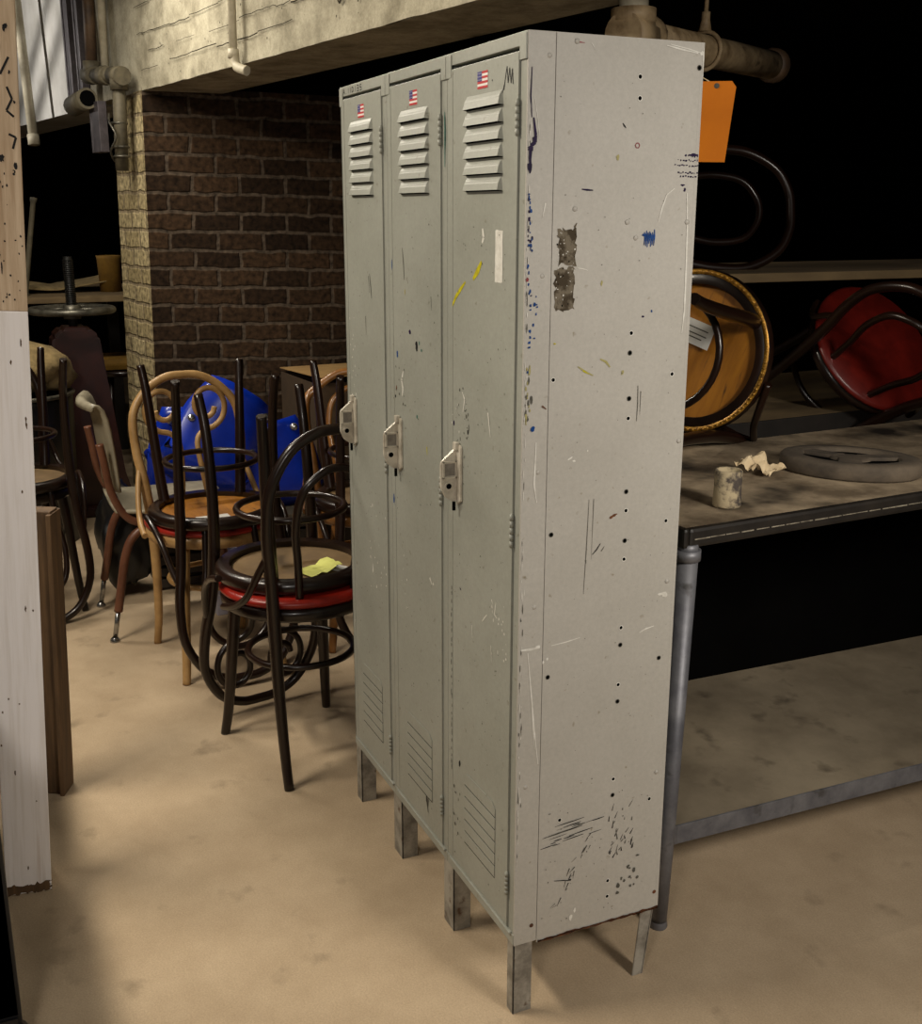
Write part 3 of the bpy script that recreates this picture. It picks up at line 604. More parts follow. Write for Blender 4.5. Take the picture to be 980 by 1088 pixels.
# ---------------------------------------------------------------- bentwood chairs
def chair(label, X, wood, pad='red', vinyl=None, group='stacked bentwood chairs', inner='hoop', under=None, sc=1.0, trim=False, name='bentwood_chair', hoop_h=.925):
    c = thing(name, label, 'chair', X=X@Matrix.Scale(sc,4), group=group)
    b = MB(); b.lathe([(.168,.430),(.196,.428),(.204,.436),(.206,.452),(.200,.463),(.186,.467),(.168,.464),(.168,.430)], 44); b.build('seat_ring', wood, c)
    b = MB(); b.lathe([(0,.446),(.169,.446)], 40, None, 1); b.lathe([(.169,.446),(.169,.464)], 40, None, 0)
    if pad == 'red': b.lathe([(.169,.464),(.200,.465),(.2085,.473),(.2085,.480),(.200,.487),(.10,.489),(0,.489)], 44)
    else: b.lathe([(.169,.464),(.182,.466),(.176,.470),(.1,.464),(0,.460)], 44)
    b.build('seat_pad', [(vinyl or m_red_v) if pad == 'red' else wood, under or m_ply_br], c)
    if trim:
        b = MB(); n = 90
        for i in range(n):
            a = 2*math.pi*i/n; b.lathe([(.0046,0),(.0036,.003),(0,.0042)], 6, RZ(360*i/n)@T(.198,0,.4275)@RX(180))
        b.lathe([(.192,.4275),(.192,.4262),(.204,.4262),(.204,.4275)], 44); b.build('nail_trim', m_brass, c)
    for s in (1,-1):
        b = MB(); b.tube(bez([(.125,.125*s,.440),(.135,.132*s,.36),(.150,.143*s,.20),(.165,.152*s,.07),(.178,.160*s,0)],5), [.0185-.006*i/20 for i in range(21)], 12); b.build('leg', wood, c)
    H = hoop_h
    half = [(-.215,.150,0),(-.188,.146,.10),(-.170,.146,.25),(-.168,.150,.42),(-.182,.160,.56),(-.205,.176,.68),(-.226,.172,.79),(-.240,.125,H-.045),(-.247,.06,H-.006)]
    pts = half+[(-.249,0,H)]+[(x,-y,z) for x,y,z in half[::-1]]
    pl = bez(pts,5); k = len(pl); rd = []
    for p in pl: rd.append(.0125+.0045*min(1,p.z/.45) if p.z < .45 else .017-.0035*min(1,(p.z-.45)/.4))
    b = MB(); b.tube(pl, rd, 12); b.build('back_frame', wood, c)
    if inner == 'hoop':
        half = [(-.160,.075,.458),(-.180,.085,.58),(-.205,.100,.68),(-.224,.088,.77),(-.235,.045,.815)]
        b = MB(); b.tube(bez(half+[(-.237,0,.828)]+[(x,-y,z) for x,y,z in half[::-1]],5), .0105, 10); b.build('inner_hoop', wood, c)
    else:
        for s in (1,-1):
            sp = []
            for i in range(26):
                a = R(-90+i*17.5); rr_ = .068-.0017*i; sp.append((-.232+.0*i, (.074+rr_*math.cos(a))*s, .80+rr_*math.sin(a)*1.15))
            st = [(-.160,.05*s,.46),(-.185,.035*s,.58),(-.215,.03*s,.68),(-.228,.055*s,.715)]
            b = MB(); b.tube(bez(st+sp[1::2],4), .0095, 10); b.build('back_scroll', wood, c)
    b = MB(); b.tube(arc((0,0,.285),.142,.142,0,345,32), .0095, 8, closed=True); b.build('stretcher_ring', wood, c)
    for s in (1,-1):
        b = MB(); b.tube(bez([(-.196,.170*s,.625),(-.165,.186*s,.57),(-.12,.200*s,.50),(-.06,.210*s,.462),(.0,.214*s,.444)],5), .0095, 10); b.build('brace', wood, c)
    return c
UP = lambda x,y,a: T(x,y,0)@RZ(a)
INV = lambda x,y,a,zc=.957: T(x,y,zc)@RZ(a)@RY(180)
chair('dark bentwood chair with red seat, upright nearest the locker, back hoop beside it', UP(-1.205,-.04,190), m_wood_dk)
chair('dark bentwood chair upside down on the red-seated chair nearest the locker, yellow note on it', INV(-1.235,-.045,192), m_wood_dk, pad='wood', inner='scroll', under=m_ply_br)
chair('pale blond bentwood chair with scroll back at the bottom of the second stack', UP(-1.925,-.12,5), m_wood_lt, pad='red', inner='scroll', hoop_h=.905)
chair('dark bentwood chair upside down on the pale blond chair, amber seat underside showing', INV(-1.90,-.115,4), m_wood_dk, pad='wood', under=m_ply)
chair('amber bentwood chair partly hidden by the locker behind the nearest stack', UP(-1.95,.42,-10), m_wood_or, pad='wood', hoop_h=.88)
chair('dark bentwood chair upside down on the amber chair beside the locker', INV(-1.92,.43,-6,.936), m_wood_dk, pad='wood', under=m_ply_br)
chair('dark bentwood chair upright in the shade behind the wooden posts', UP(-2.70,-.67,12), m_wood_dk, pad='wood')
chair('dark bentwood chair upside down atop the chair behind the wooden posts', INV(-2.68,-.66,8,.936), m_wood_dk, pad='wood')
b = MB(); t = bmesh.new(); bmesh.ops.create_grid(t, x_segments=8, y_segments=6, size=.5)
for v in t.verts: v.co = Vector((v.co.x*.075, v.co.y*.10, .004+.012*abs(noise.noise(Vector((v.co.x*3,v.co.y*3,2))))+(.012 if v.co.y > .3 else 0)))
b.merge(t, T(-1.15,.0,.5125)@RZ(20), 0, smooth=False); b.box((-.03,.02,.001),(.035,.06,.003), 1, 0, T(-1.12,.025,.5125)@RZ(35))
o = b.build('paper_note', [m_ynote, m_wpaper]); o.modifiers.new('thick','SOLIDIFY').thickness = .0008
tag(o, 'folded yellow and white paper note lying on an upturned brown chair seat', 'note')
b = MB(); b.box((-.022,-.05,0),(.022,.05,.002)); o = b.build('paper_label', m_wpaper); o.matrix_world = T(-1.79,-.14,.5125)@RZ(3)
tag(o, 'white paper slip on the amber underside of the second stack\'s upturned chair', 'label')

# ---------------------------------------------------------------- school chair in profile
sc = thing('school_chair', 'school chair with brown tube frame and beige moulded back seen in profile', 'chair', X=T(-2.39,-.20,0)@RZ(90))
# local: front = +x (world +y)
b = MB()
prof = [(-.252,.792,0),(-.249,.806,0),(-.238,.815,0),(-.224,.812,0),(-.210,.795,0),(-.199,.765,0),(-.192,.72,0),(-.186,.66,0),(-.181,.60,0),(-.178,.55,0),(-.176,.515,0)]
for (x0,z0,_),(x1,z1,_) in zip(prof, prof[1:]):
    n = 10
    for j in range(n):
        y0, y1 = -.17+.34*j/n, -.17+.34*(j+1)/n
        cv = lambda y: -.03*(1-(abs(y)/.17)**2)+.02
        b.face([(x0+cv(y0),y0,z0),(x0+cv(y1),y1,z0),(x1+cv(y1),y1,z1),(x1+cv(y0),y0,z1)], 0, True)
bmesh.ops.remove_doubles(b.bm, verts=b.bm.verts[:], dist=.0005)
o = b.build('backrest', m_tan_shell, sc); md = o.modifiers.new('t','SOLIDIFY'); md.thickness = .009
b = MB(); t = bmesh.new(); bmesh.ops.create_grid(t, x_segments=16, y_segments=14, size=.5)
for v in t.verts:
    x, y = v.co.x*.40, v.co.y*.40; rr2 = math.hypot(x/.2,y/.2)
    v.co = Vector((x+.02, y*(1-.12*abs(x)/.2), .432+.025*(rr2**2)*.5-(.05*max(0,x-.1)*6*.3)))
b.merge(t, None, 0, True); o = b.build('seat', m_tan_shell, sc); o.modifiers.new('t','SOLIDIFY').thickness = .010
for s in (1,-1):
    b = MB(); b.tube(bez([(-.215,.175*s,.685),(-.205,.175*s,.62),(-.190,.175*s,.52),(-.150,.175*s,.435),(-.09,.175*s,.405),(.05,.175*s,.40),(.17,.17*s,.40)],6), .0135, 10); b.build('back_tube', m_br_tube, sc)
    b = MB(); b.tube(bez([(.05,.165*s,.395),(-.06,.17*s,.392),(-.125,.175*s,.365),(-.16,.18*s,.30),(-.185,.185*s,.18),(-.20,.19*s,.105)],6), .0145, 10); b.tube([(-.20,.19*s,.11),(-.218,.193*s,.012)], .0085, 10, 1); b.lathe([(.017,0),(.017,.007),(.010,.016)], 12, T(-.219,.193*s,0), 1)
    b.build('leg', [m_br_tube, m_chrome], sc)
    b = MB(); b.tube(bez([(-.02,.165*s,.395),(.09,.17*s,.39),(.15,.175*s,.35),(.175,.18*s,.25),(.19,.185*s,.105)],6), .0145, 10); b.tube([(.19,.185*s,.11),(.205,.19*s,.012)], .0085, 10, 1); b.lathe([(.017,0),(.017,.007),(.010,.016)], 12, T(.206,.19*s,0), 1)
    b.build('leg', [m_br_tube, m_chrome], sc)

# ---------------------------------------------------------------- blue moulded shells behind the chairs
def shell(label, X, w=.50, seat=.42, back=.42):
    c = thing('plastic_chair_shell', label, 'chair shell', X=X, group='blue plastic chair shells')
    b = MB(); nu, nv = 22, 16; grid = []
    for i in range(nu+1):
        t_ = i/nu
        if t_ < .42: p = (-(seat)*(1-t_/.42)+.0, .0+.02*math.cos(t_*9)); 
        elif t_ < .58:
            a = R(-90+90*(t_-.42)/.16); p = (.07*math.cos(a), .07+.07*math.sin(a))
        else: p = (.07+.05*((t_-.58)/.42)**1.5, .07+back*(t_-.58)/.42)
        hw = w/2*(1-.22*max(0,abs(t_-.5)-.30)/.2)
        row = []
        for j in range(nv+1):
            y = -1+2*j/nv; fl = .055*abs(y)**3
            row.append(b.bm.verts.new((p[0]-(fl if t_ > .5 else 0), hw*y, p[1]+(fl if t_ <= .5 else 0))))
        grid.append(row)
    for i in range(nu):
        for j in range(nv):
            fc = b.bm.faces.new((grid[i][j],grid[i+1][j],grid[i+1][j+1],grid[i][j+1])); fc.smooth = True
    o = b.build('shell', m_blue, c); o.modifiers.new('t','SOLIDIFY').thickness = .007
    for (q,y) in ((.84,.66),(.84,-.66),(.36,.78),(.36,-.78)):
        y *= w/2; z = .07+back*q; x = .07+.05*q**1.5-.055*(abs(y)*2/w)**3
        b = MB(); b.lathe([(.016,0),(.014,.006),(.007,.010),(0,.011)], 14, T(x-.007,y,z)@RY(-90)); b.build('rivet', m_chrome, c)
        b = MB(); b.lathe([(.016,0),(.014,.006),(.007,.010),(0,.011)], 14, T(x+.004,y,z)@RY(90)); b.build('rivet', m_chrome, c)
    return c
shell('blue plastic shell tipped on edge, leftmost in the heap', T(-2.70,-.01,.43)@RZ(16)@RY(-16)@RX(-36), .36, .3, .30)
shell('blue plastic shell standing upright under the tipped one', T(-2.92,.04,.262)@RZ(8)@RY(-4)@RX(-4), .46, .30, .34)
shell('blue plastic shell behind the amber chair, rightmost in the heap', T(-2.80,.34,.262)@RZ(-8)@RY(-8)@RX(14), .40, .22, .27)
# what the shells stand on
ct = thing('slatted_crate', 'dark slatted wooden crate carrying the blue plastic shells', 'crate', (-2.90,.24,0))
b = MB(); b.box((-.22,-.44,.235),(.24,.22,.255), 0, .003); b.build('lid', m_greyrim, ct)
for k in range(5): 
    b = MB(); b.box((.215,-.43,.012+.046*k),(.235,.21,.045+.046*k), 0, .002); b.build('slat', m_crate, ct)
b = MB(); b.box((-.21,-.43,0),(.21,-.41,.235)); b.box((-.21,.19,0),(.21,.21,.235)); b.box((-.21,-.43,0),(-.19,.21,.235)); b.build('crate_body', m_crate, ct)
ca = MB(); ca.box((-.09,-.10,0),(.09,.10,.20), 0, .003); ca.box((.0895,-.06,.05),(.0905,.06,.13), 1); o = ca.build('carton', [m_lilac, m_wpaper]); o.matrix_world = T(-2.40,.05,0)@RZ(4)
tag(o, 'small pale carton on the floor behind the blond chair legs', 'carton')
b = MB(); t = bmesh.new(); bmesh.ops.create_icosphere(t, subdivisions=4, radius=1)
for v in t.verts:
    q = .8+.25*noise.noise(v.co*1.6)+.08*noise.noise(v.co*5); v.co = Vector((v.co.x*.17*q, v.co.y*.12*q, max(-.24,v.co.z*.25*q)+.24))
b.merge(t, T(-2.70,-.30,0), 0, True); tag(b.build('plastic_bag', m_bag), 'full black plastic bag on the floor behind the school chair', 'bag')
# cardboard box with a flap open
cb = thing('cardboard_box', 'cardboard box with loose tan lid above the heap against the brick wall', 'box', X=T(-3.22,.80,0)@RZ(4))
b = MB()
for a,c_ in (((-.22,-.26,.36),(-.216,.26,.72)),((.216,-.26,.36),(.22,.26,.72)),((-.22,-.26,.36),(.22,-.256,.72)),((-.22,.256,.36),(.22,.26,.72)),((-.22,-.26,.355),(.22,.26,.36))): b.box(a, c_, 0)
b.build('box_body', m_card_shade, cb)
b = MB(); b.box((0,-.262,0),(.50,.262,.004), 0); o = b.build('flap', m_card, cb); o.matrix_local = T(-.222,0,.735)@RY(-2)
b = MB(); b.box((0,-.258,0),(.20,.258,.004), 0); o = b.build('flap', m_card_shade, cb); o.matrix_local = T(.221,0,.715)@RY(78)
st = MB()
for z in (.0,.12,.24): st.box((-.25,-.28,z),(.25,.28,z+.1145), 0, .003)
o = st.build('wooden_stand', m_crate); o.matrix_world = T(-3.22,.80,0)@RZ(4); tag(o, 'dark wooden stand beneath the cardboard box with the loose lid', 'stand')

# ---------------------------------------------------------------- left: posts and boards near the camera
pt = thing('wooden_post', 'leaning square timber post, bare above and white-painted below, at left edge', 'post')
base = Vector((-.757,-.74,0)); up = Vector((.05,.083,1.6)).normalized()
fw = Vector((1,-.05,0)); fw = (fw-up*fw.dot(up)).normalized(); sd = up.cross(fw).normalized()      # face normal to the viewer / to the right
PM = Matrix((fw, sd, up)).transposed().to_4x4(); PM.translation = base
ZW = 1.245
def stick(name, z0, z1, m):
    b = MB(); b.box((-.10,-.092,z0),(0,0,z1), 0, .002)
    if z0 > .5:
        mk = Marks(b, lambda u,v,e: (e,u,v))
        for i in range(16): mk.blob(random.uniform(-.088,-.004), random.uniform(1.26,1.75), random.uniform(.003,.012), random.uniform(.004,.03), 1, i)
        for p in ([(-.02,1.64),(-.012,1.62),(-.022,1.60),(-.010,1.59)], [(-.02,1.56),(-.008,1.555),(-.014,1.535)], [(-.03,1.66),(-.015,1.69)]): mk.line(p,.004,1,False)
        mk.speck(-.09,1.26,-.002,1.5,40,.002,.006,1,3)
    else:
        mk = Marks(b, lambda u,v,e: (e,u,v)); mk.rect(-.091,.0,-.001,.022,2,.004,4,20)
        for i in range(14): mk.blob(random.uniform(-.088,-.01), random.uniform(.03,1.2), .004, random.uniform(.004,.02), 2, i)
    o = b.build(name, [m, m_ink, m_board], pt); o.matrix_local = PM
stick('painted_section', 0, ZW, m_postw); stick('bare_section', ZW, 2.55, m_post)
b = MB(); b.box((-.05,-.12,0),(.0,-.004,.74), 0, .003); b.box((-.06,-.012,0),(.012,.0,.735), 0, .003)
o = b.build('wooden_board', m_board); o.matrix_world = T(-1.175,-.672,0)@RZ(-24)@RX(-2.5)
tag(o, 'short brown wooden board standing upright behind the white-painted post', 'board')
# dark steel rack: corner shows at lower left, unseen rest shaped to shade floor
kt = thing('steel_rack', 'dark low steel rack on casters cut off at lower left corner', 'rack')
b = MB(); b.box((-.26,-1.70,.085),(-.25,-.825,.56), 0, .003); b.box((-1.35,-1.70,.085),(-.25,-1.68,.56), 0, .003); b.box((-1.36,-1.70,.085),(-1.35,-.89,.56), 0, .003); b.build('side_panel', m_cart, kt)
for z in (.10,.545):
    b = MB(); b.box((-1.35,-1.70,z-.012),(-.252,-.85 if z < .2 else -.862,z+.012), 0, .003); b.build('shelf', m_cart, kt)
b = MB(); b.box((-.285,-.86,.07),(-.25,-.822,.56), 0, .003); b.build('upright', m_cart, kt)
b = MB(); b.box((-1.36,-.91,.07),(-1.33,-.885,.56), 0, .003); b.build('upright', m_cart, kt)
for x,y in ((-.262,-.845),(-1.335,-.92),(-.262,-1.66),(-1.335,-1.66)):
    b = MB(); b.tube([(x-.012,y,.034),(x+.012,y,.034)], .034, 20); b.box((x-.018,y-.016,.045),(x+.018,y+.016,.085)); b.build('caster', m_bag, kt)

# ---------------------------------------------------------------- pipes on the beam, left
def bp(x, y, z): return BM @ Vector((x, y, z))      # along-beam, out from the beam face (negative = towards viewer), height
sp = thing('wall_pipe', 'greenish iron pipe with stepped elbows on the pier corner under the beam', 'pipe')
e0, e1 = Vector((-4.167,-.11,2.031)), Vector((-3.79,-.046,1.995))
b = MB(); b.tube([e0, e1], .030, 16); b.build('cross_pipe', m_pipe_gr, sp)
for c, k in ((e0,1),(e1,1)):
    b = MB(); t = bmesh.new(); bmesh.ops.create_uvsphere(t, u_segments=18, v_segments=12, radius=.042); b.merge(t, T(*c), 0, True)
    b.tube([c-(e1-e0).normalized()*.07, c+(e1-e0).normalized()*.055], .039, 16); b.tube([c+Vector((0,0,-.06 if c is e1 else .06)), c], .039, 16); b.build('elbow', m_pipe_gr, sp)
b = MB(); m_ = (e0+e1)/2; dv = (e1-e0).normalized(); b.tube([m_-dv*.05,m_-dv*.02,m_+dv*.02,m_+dv*.05], [.038,.042,.042,.038], 16); b.build('coupling', m_pipe_gr, sp)
b = MB(); b.tube([e0, e0+Vector((.03,.01,.5))], .027, 14); b.build('riser', m_pipe_br, sp)
b = MB(); b.tube([e1, Vector((-3.82,-.055,1.60))], .029, 14); b.build('drop_pipe', m_pipe_gr, sp)
b = MB()
for z in (1.80,1.70,1.66): b.tube(arc((-3.812,-.053,z),.032,.032,0,345,20), .006, 6, closed=True)
b.tube(bez([(-3.84,-.09,1.84),(-3.78,-.1,1.80),(-3.75,-.08,1.74),(-3.80,-.1,1.68),(-3.85,-.08,1.64)],5), .005, 6); b.build('wire_wrap', m_ironlt, sp)
wp = MB(); a0, a1 = Vector((-4.307,-.19,1.905)), Vector((-4.03,-.155,1.918))
wp.tube([a0,a1], .046, 18); wp.tube([a1-(a1-a0)*.02, a1+(a1-a0).normalized()*.001], .035, 16, 1)
tag(wp.build('open_pipe', [m_pipe_gr, m_black]), 'short thick open-ended pipe beside the iron elbow under the white wall', 'pipe')
b = MB(); b.tube([bp(-.40,-.03,2.06), bp(-.36,-.03,2.8)], .019, 12); tag(b.build('conduit', m_pipe_wh), 'white vertical conduit rising from the iron elbow', 'conduit')
cd = thing('beam_conduit', 'thin brown conduit running down the concrete beam face with bent end', 'conduit')
b = MB(); b.tube([(-2.59,.190,2.6),(-2.613,.186,1.95)], .0145, 10); b.build('tube', m_pipe_wh, cd)
b = MB(); b.tube(bez([(-2.613,.186,1.96),(-2.60,.19,1.925),(-2.58,.195,1.91),(-2.545,.215,1.898)],5), .017, 10); b.tube([(-2.613,.186,1.945),(-2.613,.186,1.975)], .020, 12); b.build('elbow', m_pipe_wh, cd)
rl = thing('hanging_rail', 'pair of dark grey vertical rails against the white wall', 'rail')
for xx, w, zb in ((-.84,.07,1.915),(-.66,.045,1.94)):
    b = MB(); p = bp(xx,-.055,zb); b.box((-w/2,-.02,0),(w/2,.02,1.0), 0, .004); b.box((-w/2-.012,-.026,0),(-w/2+.006,.02,1.0), 0, .003); o = b.build('rail', m_rail, rl); o.matrix_world = T(*p)@RZ(9.2)
for k,(xa,za,xb,zb) in enumerate(((-5.75,1.92,-4.85,2.42),(-6.05,2.05,-5.1,2.58))):  # unseen rods added between fill light and header to cast diagonal stripe shadows
    L0 = Vector((-5.2,-1.5,2.25)); f_ = .31
    pa = L0+(Vector((xa,-.22,za))-L0)*f_; pb = L0+(Vector((xb,-.16,zb))-L0)*f_; dq = (pb-pa)*.8
    b = MB(); b.tube([pa-dq*.3, pb+dq], .012, 8); tag(b.build('stripe_shadow_rod', m_rail), ('lower' if k == 0 else 'upper')+' unseen diagonal rod added to cast a stripe on the white header', 'brace')
lr = MB(); lr.box((-.05,-.02,1.685),(-.03,.02,1.905), 0, .003); lr.box((-.02,-.02,1.685),(.09,.02,1.905), 0, .003); o = lr.build('grey_bracket', m_rail); o.matrix_world = T(-4.07,-.115,0)@RZ(9.2)
tag(o, 'grey metal bracket hanging below the open-ended pipe', 'bracket')
b = MB(); b.tube([bp(-1.58,-.1,1.80), bp(-1.72,-.1,2.8)], .025, 12); b.tube([bp(-1.577,-.1,1.775), bp(-1.585,-.1,1.83)], .031, 12)
tag(b.build('wall_tube', m_pipe_wh), 'pale vertical tube with end fitting beside the wooden post', 'tube')

# ---------------------------------------------------------------- drain pipe behind the locker top
dp = thing('drain_pipe', 'tan iron drain pipe with tee and capped end behind the locker top', 'pipe')
q0 = Vector((-1.01,.815,1.85)); q1 = Vector((-1.46,1.63,1.868)); ax = (q1-q0).normalized(); rp = .042
b = MB(); b.tube([q0, q1], rp, 20); b.build('run', m_pipe, dp)
b = MB(); b.tube([q0+Vector((0,0,.03)), q0+Vector((0,0,.40))], .036, 20); b.build('riser', m_pipe_wh, dp)
b = MB(); b.tube([q0-ax*.05, q0+ax*.05], .052, 20); b.tube([q0, q0+Vector((0,0,.03)), q0+Vector((0,0,.032)), q0+Vector((0,0,.062))], [.046,.046,.056,.056], 20); b.tube(bez([q0+Vector((0,0,.0))+ax*.03,q0+ax*.06+Vector((0,0,.01)),q0+ax*.09],4), .050, 16); b.build('tee', m_pipe, dp)
b = MB(); b.tube([q1-ax*.05, q1-ax*.04, q1-ax*.01, q1], [.042,.051,.051,.045], 20); b.tube([q1, q1+ax*.025], .030, 6); b.build('cap', m_pipe_br, dp)
hg = thing('pipe_hanger', 'iron clevis hanger and rod holding up the drain pipe', 'hanger')
hc = q0+(q1-q0)*.44
b = MB(); nx = Vector((ax.y,-ax.x,0))
ringp = [hc+(nx*math.cos(R(a))+Vector((0,0,1))*math.sin(R(a)))*(rp+.008) for a in range(0,360,15)]
b.tube(ringp, .006, 8, closed=True); b.build('clevis_ring', m_pipe, hg)
b = MB(); tp = hc+Vector((0,0,rp+.008)); b.tube([tp, tp+Vector((.0,.0,.03)), tp+Vector((0,0,.05))], [.018,.012,.012], 10); b.build('clevis', m_pipe, hg)
b = MB(); b.tube([tp+Vector((0,0,.04)), tp+Vector((.0,.005,.5))], .006, 8); b.build('rod', m_pipe, hg)
ot = thing('orange_tag', 'orange card tag hanging below the drain pipe beside the locker', 'tag', (0,0,0))
b = MB(); tc = Vector((-.706,.847,1.628)); 
X = T(*tc)@RZ(57)   # local x across, normal -y local
b.prism([(-.075,-.088),(.034,-.090),(.050,.075),(.040,.088),(-.075,.088)], 'y', -.0006, .0006)
o = b.build('card', m_orange, ot); o.matrix_world = X
b = MB(); b.tube([(.006,.0,.078),(.006,-.002,.078)], .006, 12); o = b.build('eyelet', m_ironlt, ot); o.matrix_world = X
b = MB(); b.tube([X@Vector((.006,0,.078)), Vector((-1.14,1.05,1.81))], .0012, 6); b.build('string', m_paper, ot)

# ---------------------------------------------------------------- second table behind, rack and the chairs heaped on it
w2 = thing('storage_table', 'dark long table behind the workbench heaped with bentwood chairs', 'table', X=T(-.14,.0,0)@RZ(3.4))
b = MB(); b.box((-1.50,.55,.815),(-.78,3.0,.845), 0, .004); b.build('tabletop', m_plank, w2)
b = MB(); b.box((-.79,.55,.765),(-.772,3.0,.844), 0, .003); b.build('apron', m_rack, w2)
b = MB(); b.box((-.86,.56,0),(-.84,3.0,.815), 0, .003); b.build('shade_panel', m_dark, w2)  # added dark sheet standing in for the shade beneath the tables
for x,y in ((-.83,.62),(-.83,2.9),(-1.46,.62),(-1.46,2.9)):
    b = MB(); b.box((x-.025,y-.025,0),(x+.025,y+.025,.815), 0, .003); b.build('leg', m_rack, w2)
rk = thing('shelf_riser', 'tan plank shelf on dark uprights above the tipped chairs at right', 'shelf')
b = MB(); b.box((-1.62,.78,1.235),(-1.02,2.9,1.26), 0, .003); b.build('plank', m_plank, rk)
for x,y in ((-1.06,2.85),(-1.58,2.85),(-1.58,.85),(-1.06,.83)):
    b = MB(); b.box((x-.018,y-.018,.845),(x+.018,y+.018,1.235), 0, .002); b.build('upright', m_rack, rk)
def basis(z, xh, c):
    z = Vector(z).normalized(); x = Vector(xh); x = (x-z*x.dot(z)).normalized(); y = z.cross(x)
    M_ = Matrix((x,y,z)).transposed().to_4x4(); M_.translation = Vector(c); return M_
G2 = 'bentwood chairs heaped on the table'
def tipped(label, seat_c, z, xh, **k):
    X = basis(z, xh, seat_c)@T(0,0,-.435); return chair(label, X, m_wood_dk, group=G2, **k)
tipped('dark bentwood chair on its side beside the locker showing amber seat underside with brass nails', (-.80,.90,1.085), (-.45,.87,-.10), (.3,.1,1), under=m_ply, trim=True, pad='wood')
tipped('dark bentwood chair tipped back with round red seat facing out at far right', (-1.04,1.70,1.01), (.66,.02,.45), (.29,.64,.7), vinyl=m_red_v_dim)
tipped('dark bentwood chair on the plank shelf with its back hoop towards the viewer', (-1.20,.98,1.485), (.41,.91,.02), (.84,-.38,.25), pad='wood')
sl = MB(); sl.box((-.045,0,-.03),(.045,.0008,.03), 0); sl.box((-.03,-.0004,-.004),(.03,0,-.001), 1); sl.box((-.03,-.0004,-.014),(.02,0,-.011), 1); sl.box((-.03,-.0004,.010),(.03,0,.013), 1)
slo = sl.build('paper_label', [m_wpaper, m_scuff]); slo.matrix_world = basis((-.45,.87,-.10),(.3,.1,1),(-.80,.90,1.085))@T(.045,-.01,-.003)@RX(90)@RY(90)
tag(slo, 'printed white label stuck on the amber seat underside beside the locker', 'label')

# ---------------------------------------------------------------- far left clutter
ft = thing('back_table', 'low tan-topped table in the dark passage beyond the posts', 'table')
b = MB(); b.box((-5.6,-1.25,.98),(-4.42,.12,1.01), 0, .004); b.build('tabletop', m_plank, ft)
for x,y in ((-4.47,-1.2),(-4.47,.06),(-5.5,-1.2),(-5.5,.06)):
    b = MB(); b.box((x-.03,y-.03,0),(x+.03,y+.03,.98), 0, .003); b.build('leg', m_rack, ft)
b = MB(); t = bmesh.new(); bmesh.ops.create_grid(t, x_segments=16, y_segments=16, size=.5)
for v in t.verts: v.co = Vector((v.co.x*.5, v.co.y*.55, .030+.05*max(0,noise.noise(Vector((v.co.x*2.2,v.co.y*2.2,6))))+.09*max(0,v.co.y)))
b.merge(t, T(-4.95,-.30,1.0), 0, True); o = b.build('canvas_sheet', m_sack); o.modifiers.new('t','SOLIDIFY').thickness = .006
tag(o, 'rumpled tan canvas sheet lying over the back table in the dark passage', 'sheet')
ps = thing('screw_press', 'dark red cast iron press stand with handwheel and threaded screw in the passage', 'press', (-4.05,-.30,0))
b = MB(); b.prism([(-.22,.0),(.22,.0),(.215,.05),(.175,.20),(.13,.62),(.105,.86),(.06,.90),(-.06,.90),(-.105,.86),(-.13,.62),(-.175,.20),(-.215,.05)], 'x', -.10, .10, 0, .015); b.box((-.16,-.25,0),(.16,.25,.045), 0, .01); b.build('stand', m_press, ps)
b = MB(); b.tube(arc((0,0,.975),.185,.185,0,350,40), .016, 10, closed=True)
for k in range(5):
    a = R(72*k+20); b.tube([(0,0,.975),(.185*math.cos(a),.185*math.sin(a),.975)], .011, 8)
b.tube([(0,0,.935),(0,0,1.0)], .04, 16); b.build('handwheel', m_ironlt, ps)
b = MB(); b.tube([(0,0,.90),(0,0,1.22)], .020, 12)
for k in range(26): b.tube(arc((0,0,1.0+.0082*k),.022,.022,0,345,14), .0035, 6, closed=True)
b.build('screw', m_iron, ps)
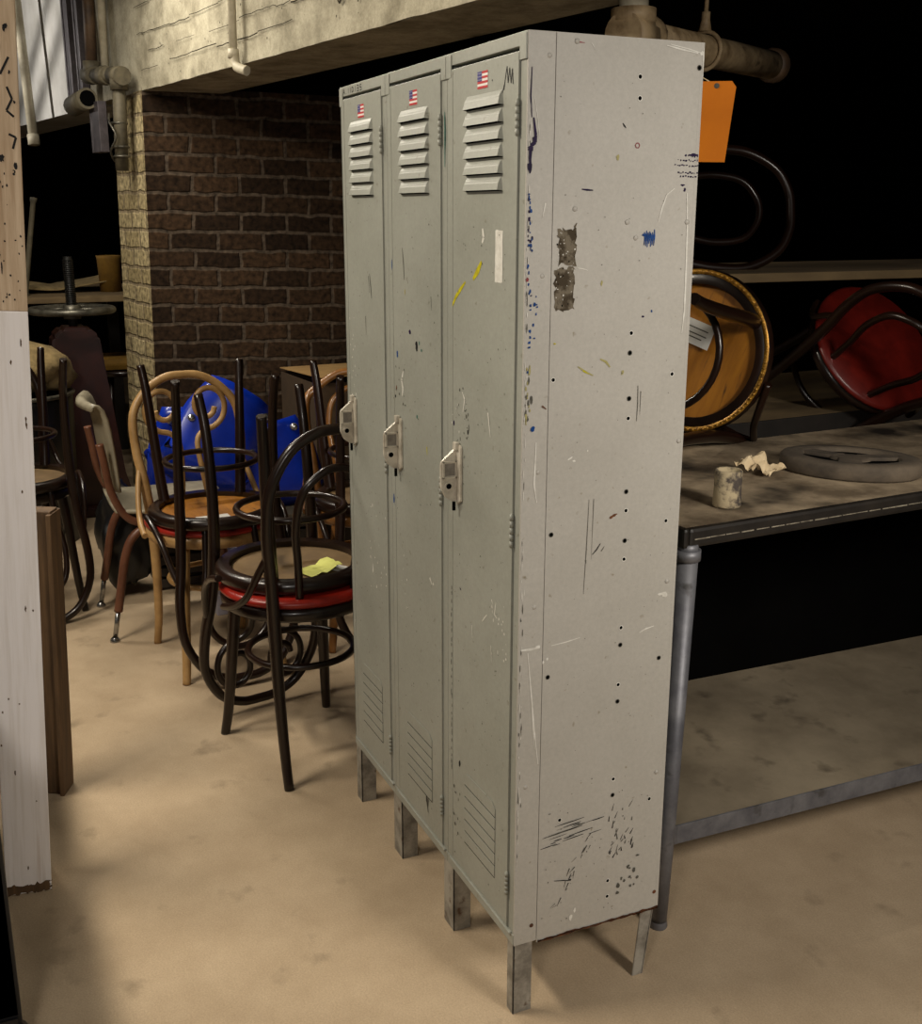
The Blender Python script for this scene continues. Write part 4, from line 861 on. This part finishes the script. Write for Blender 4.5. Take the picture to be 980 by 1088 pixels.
b = MB(); b.lathe([(0,0),(.022,0),(.022,.006),(.017,.01),(.014,.05),(.013,.46),(.017,.47),(.017,.485),(0,.487)], 14); o = b.build('metal_pole', m_pipe_gr); o.matrix_world = T(-4.6,-.47,1.012)@RX(-10)
tag(o, 'grey metal pole standing on the back table behind the wooden post', 'pole')
b = MB(); b.lathe([(0,0),(.055,0),(.062,.10),(.066,.11),(.058,.11),(.053,.01),(0,.01)], 20, T(-4.75,-.03,1.011)@Matrix.Diagonal((1,1,1.7,1))); tag(b.build('yellow_pot', m_olive_cl), 'small dull yellow pot on the back table beside the brick pier', 'pot')
b = MB(); t = bmesh.new(); bmesh.ops.create_icosphere(t, subdivisions=3, radius=1)
for v in t.verts: q = 1+.25*noise.noise(v.co*2); v.co = Vector((v.co.x*.20*q, v.co.y*.19*q, max(-.62,v.co.z)*.13*q+.08))
b.merge(t, T(-3.62,-.545,.675), 0, True); tag(b.build('burlap_sack', m_sack), 'slumped tan sack on the grey bin in the passage', 'sack')
bn = thing('grey_bin', 'dark grey metal bin with pale rim in the passage beyond the posts', 'bin', (-3.62,-.60,0))
b = MB(); b.lathe([(0,0),(.215,0),(.235,.62),(.235,.66),(.22,.66),(.21,.60),(0,.60)], 32); b.build('drum', m_iron, bn)
b = MB(); b.tube(arc((0,0,.66),.235,.235,0,350,36), .010, 8, closed=True); b.build('rim', m_ironlt, bn)
b = MB(); b.box((-.14,-.14,0),(.14,.14,.07), 0, .03); o = b.build('ochre_cushion', m_olive_cl); o.matrix_world = T(-4.75,.00,.602)
tag(o, 'flat ochre cushion on a stool beside the brick pier', 'cushion')
sto = thing('stool', 'dark stool under the ochre cushion beside the brick pier', 'stool', (-4.75,.0,0))
b = MB(); b.lathe([(0,.57),(.16,.57),(.165,.585),(.16,.60),(0,.60)], 28); b.build('seat', m_wood_dk, sto)
for k in range(4):
    a = R(45+90*k); b = MB(); b.tube([(.10*math.cos(a),.10*math.sin(a),.575),(.16*math.cos(a),.16*math.sin(a),0)], .014, 10); b.build('leg', m_wood_dk, sto)
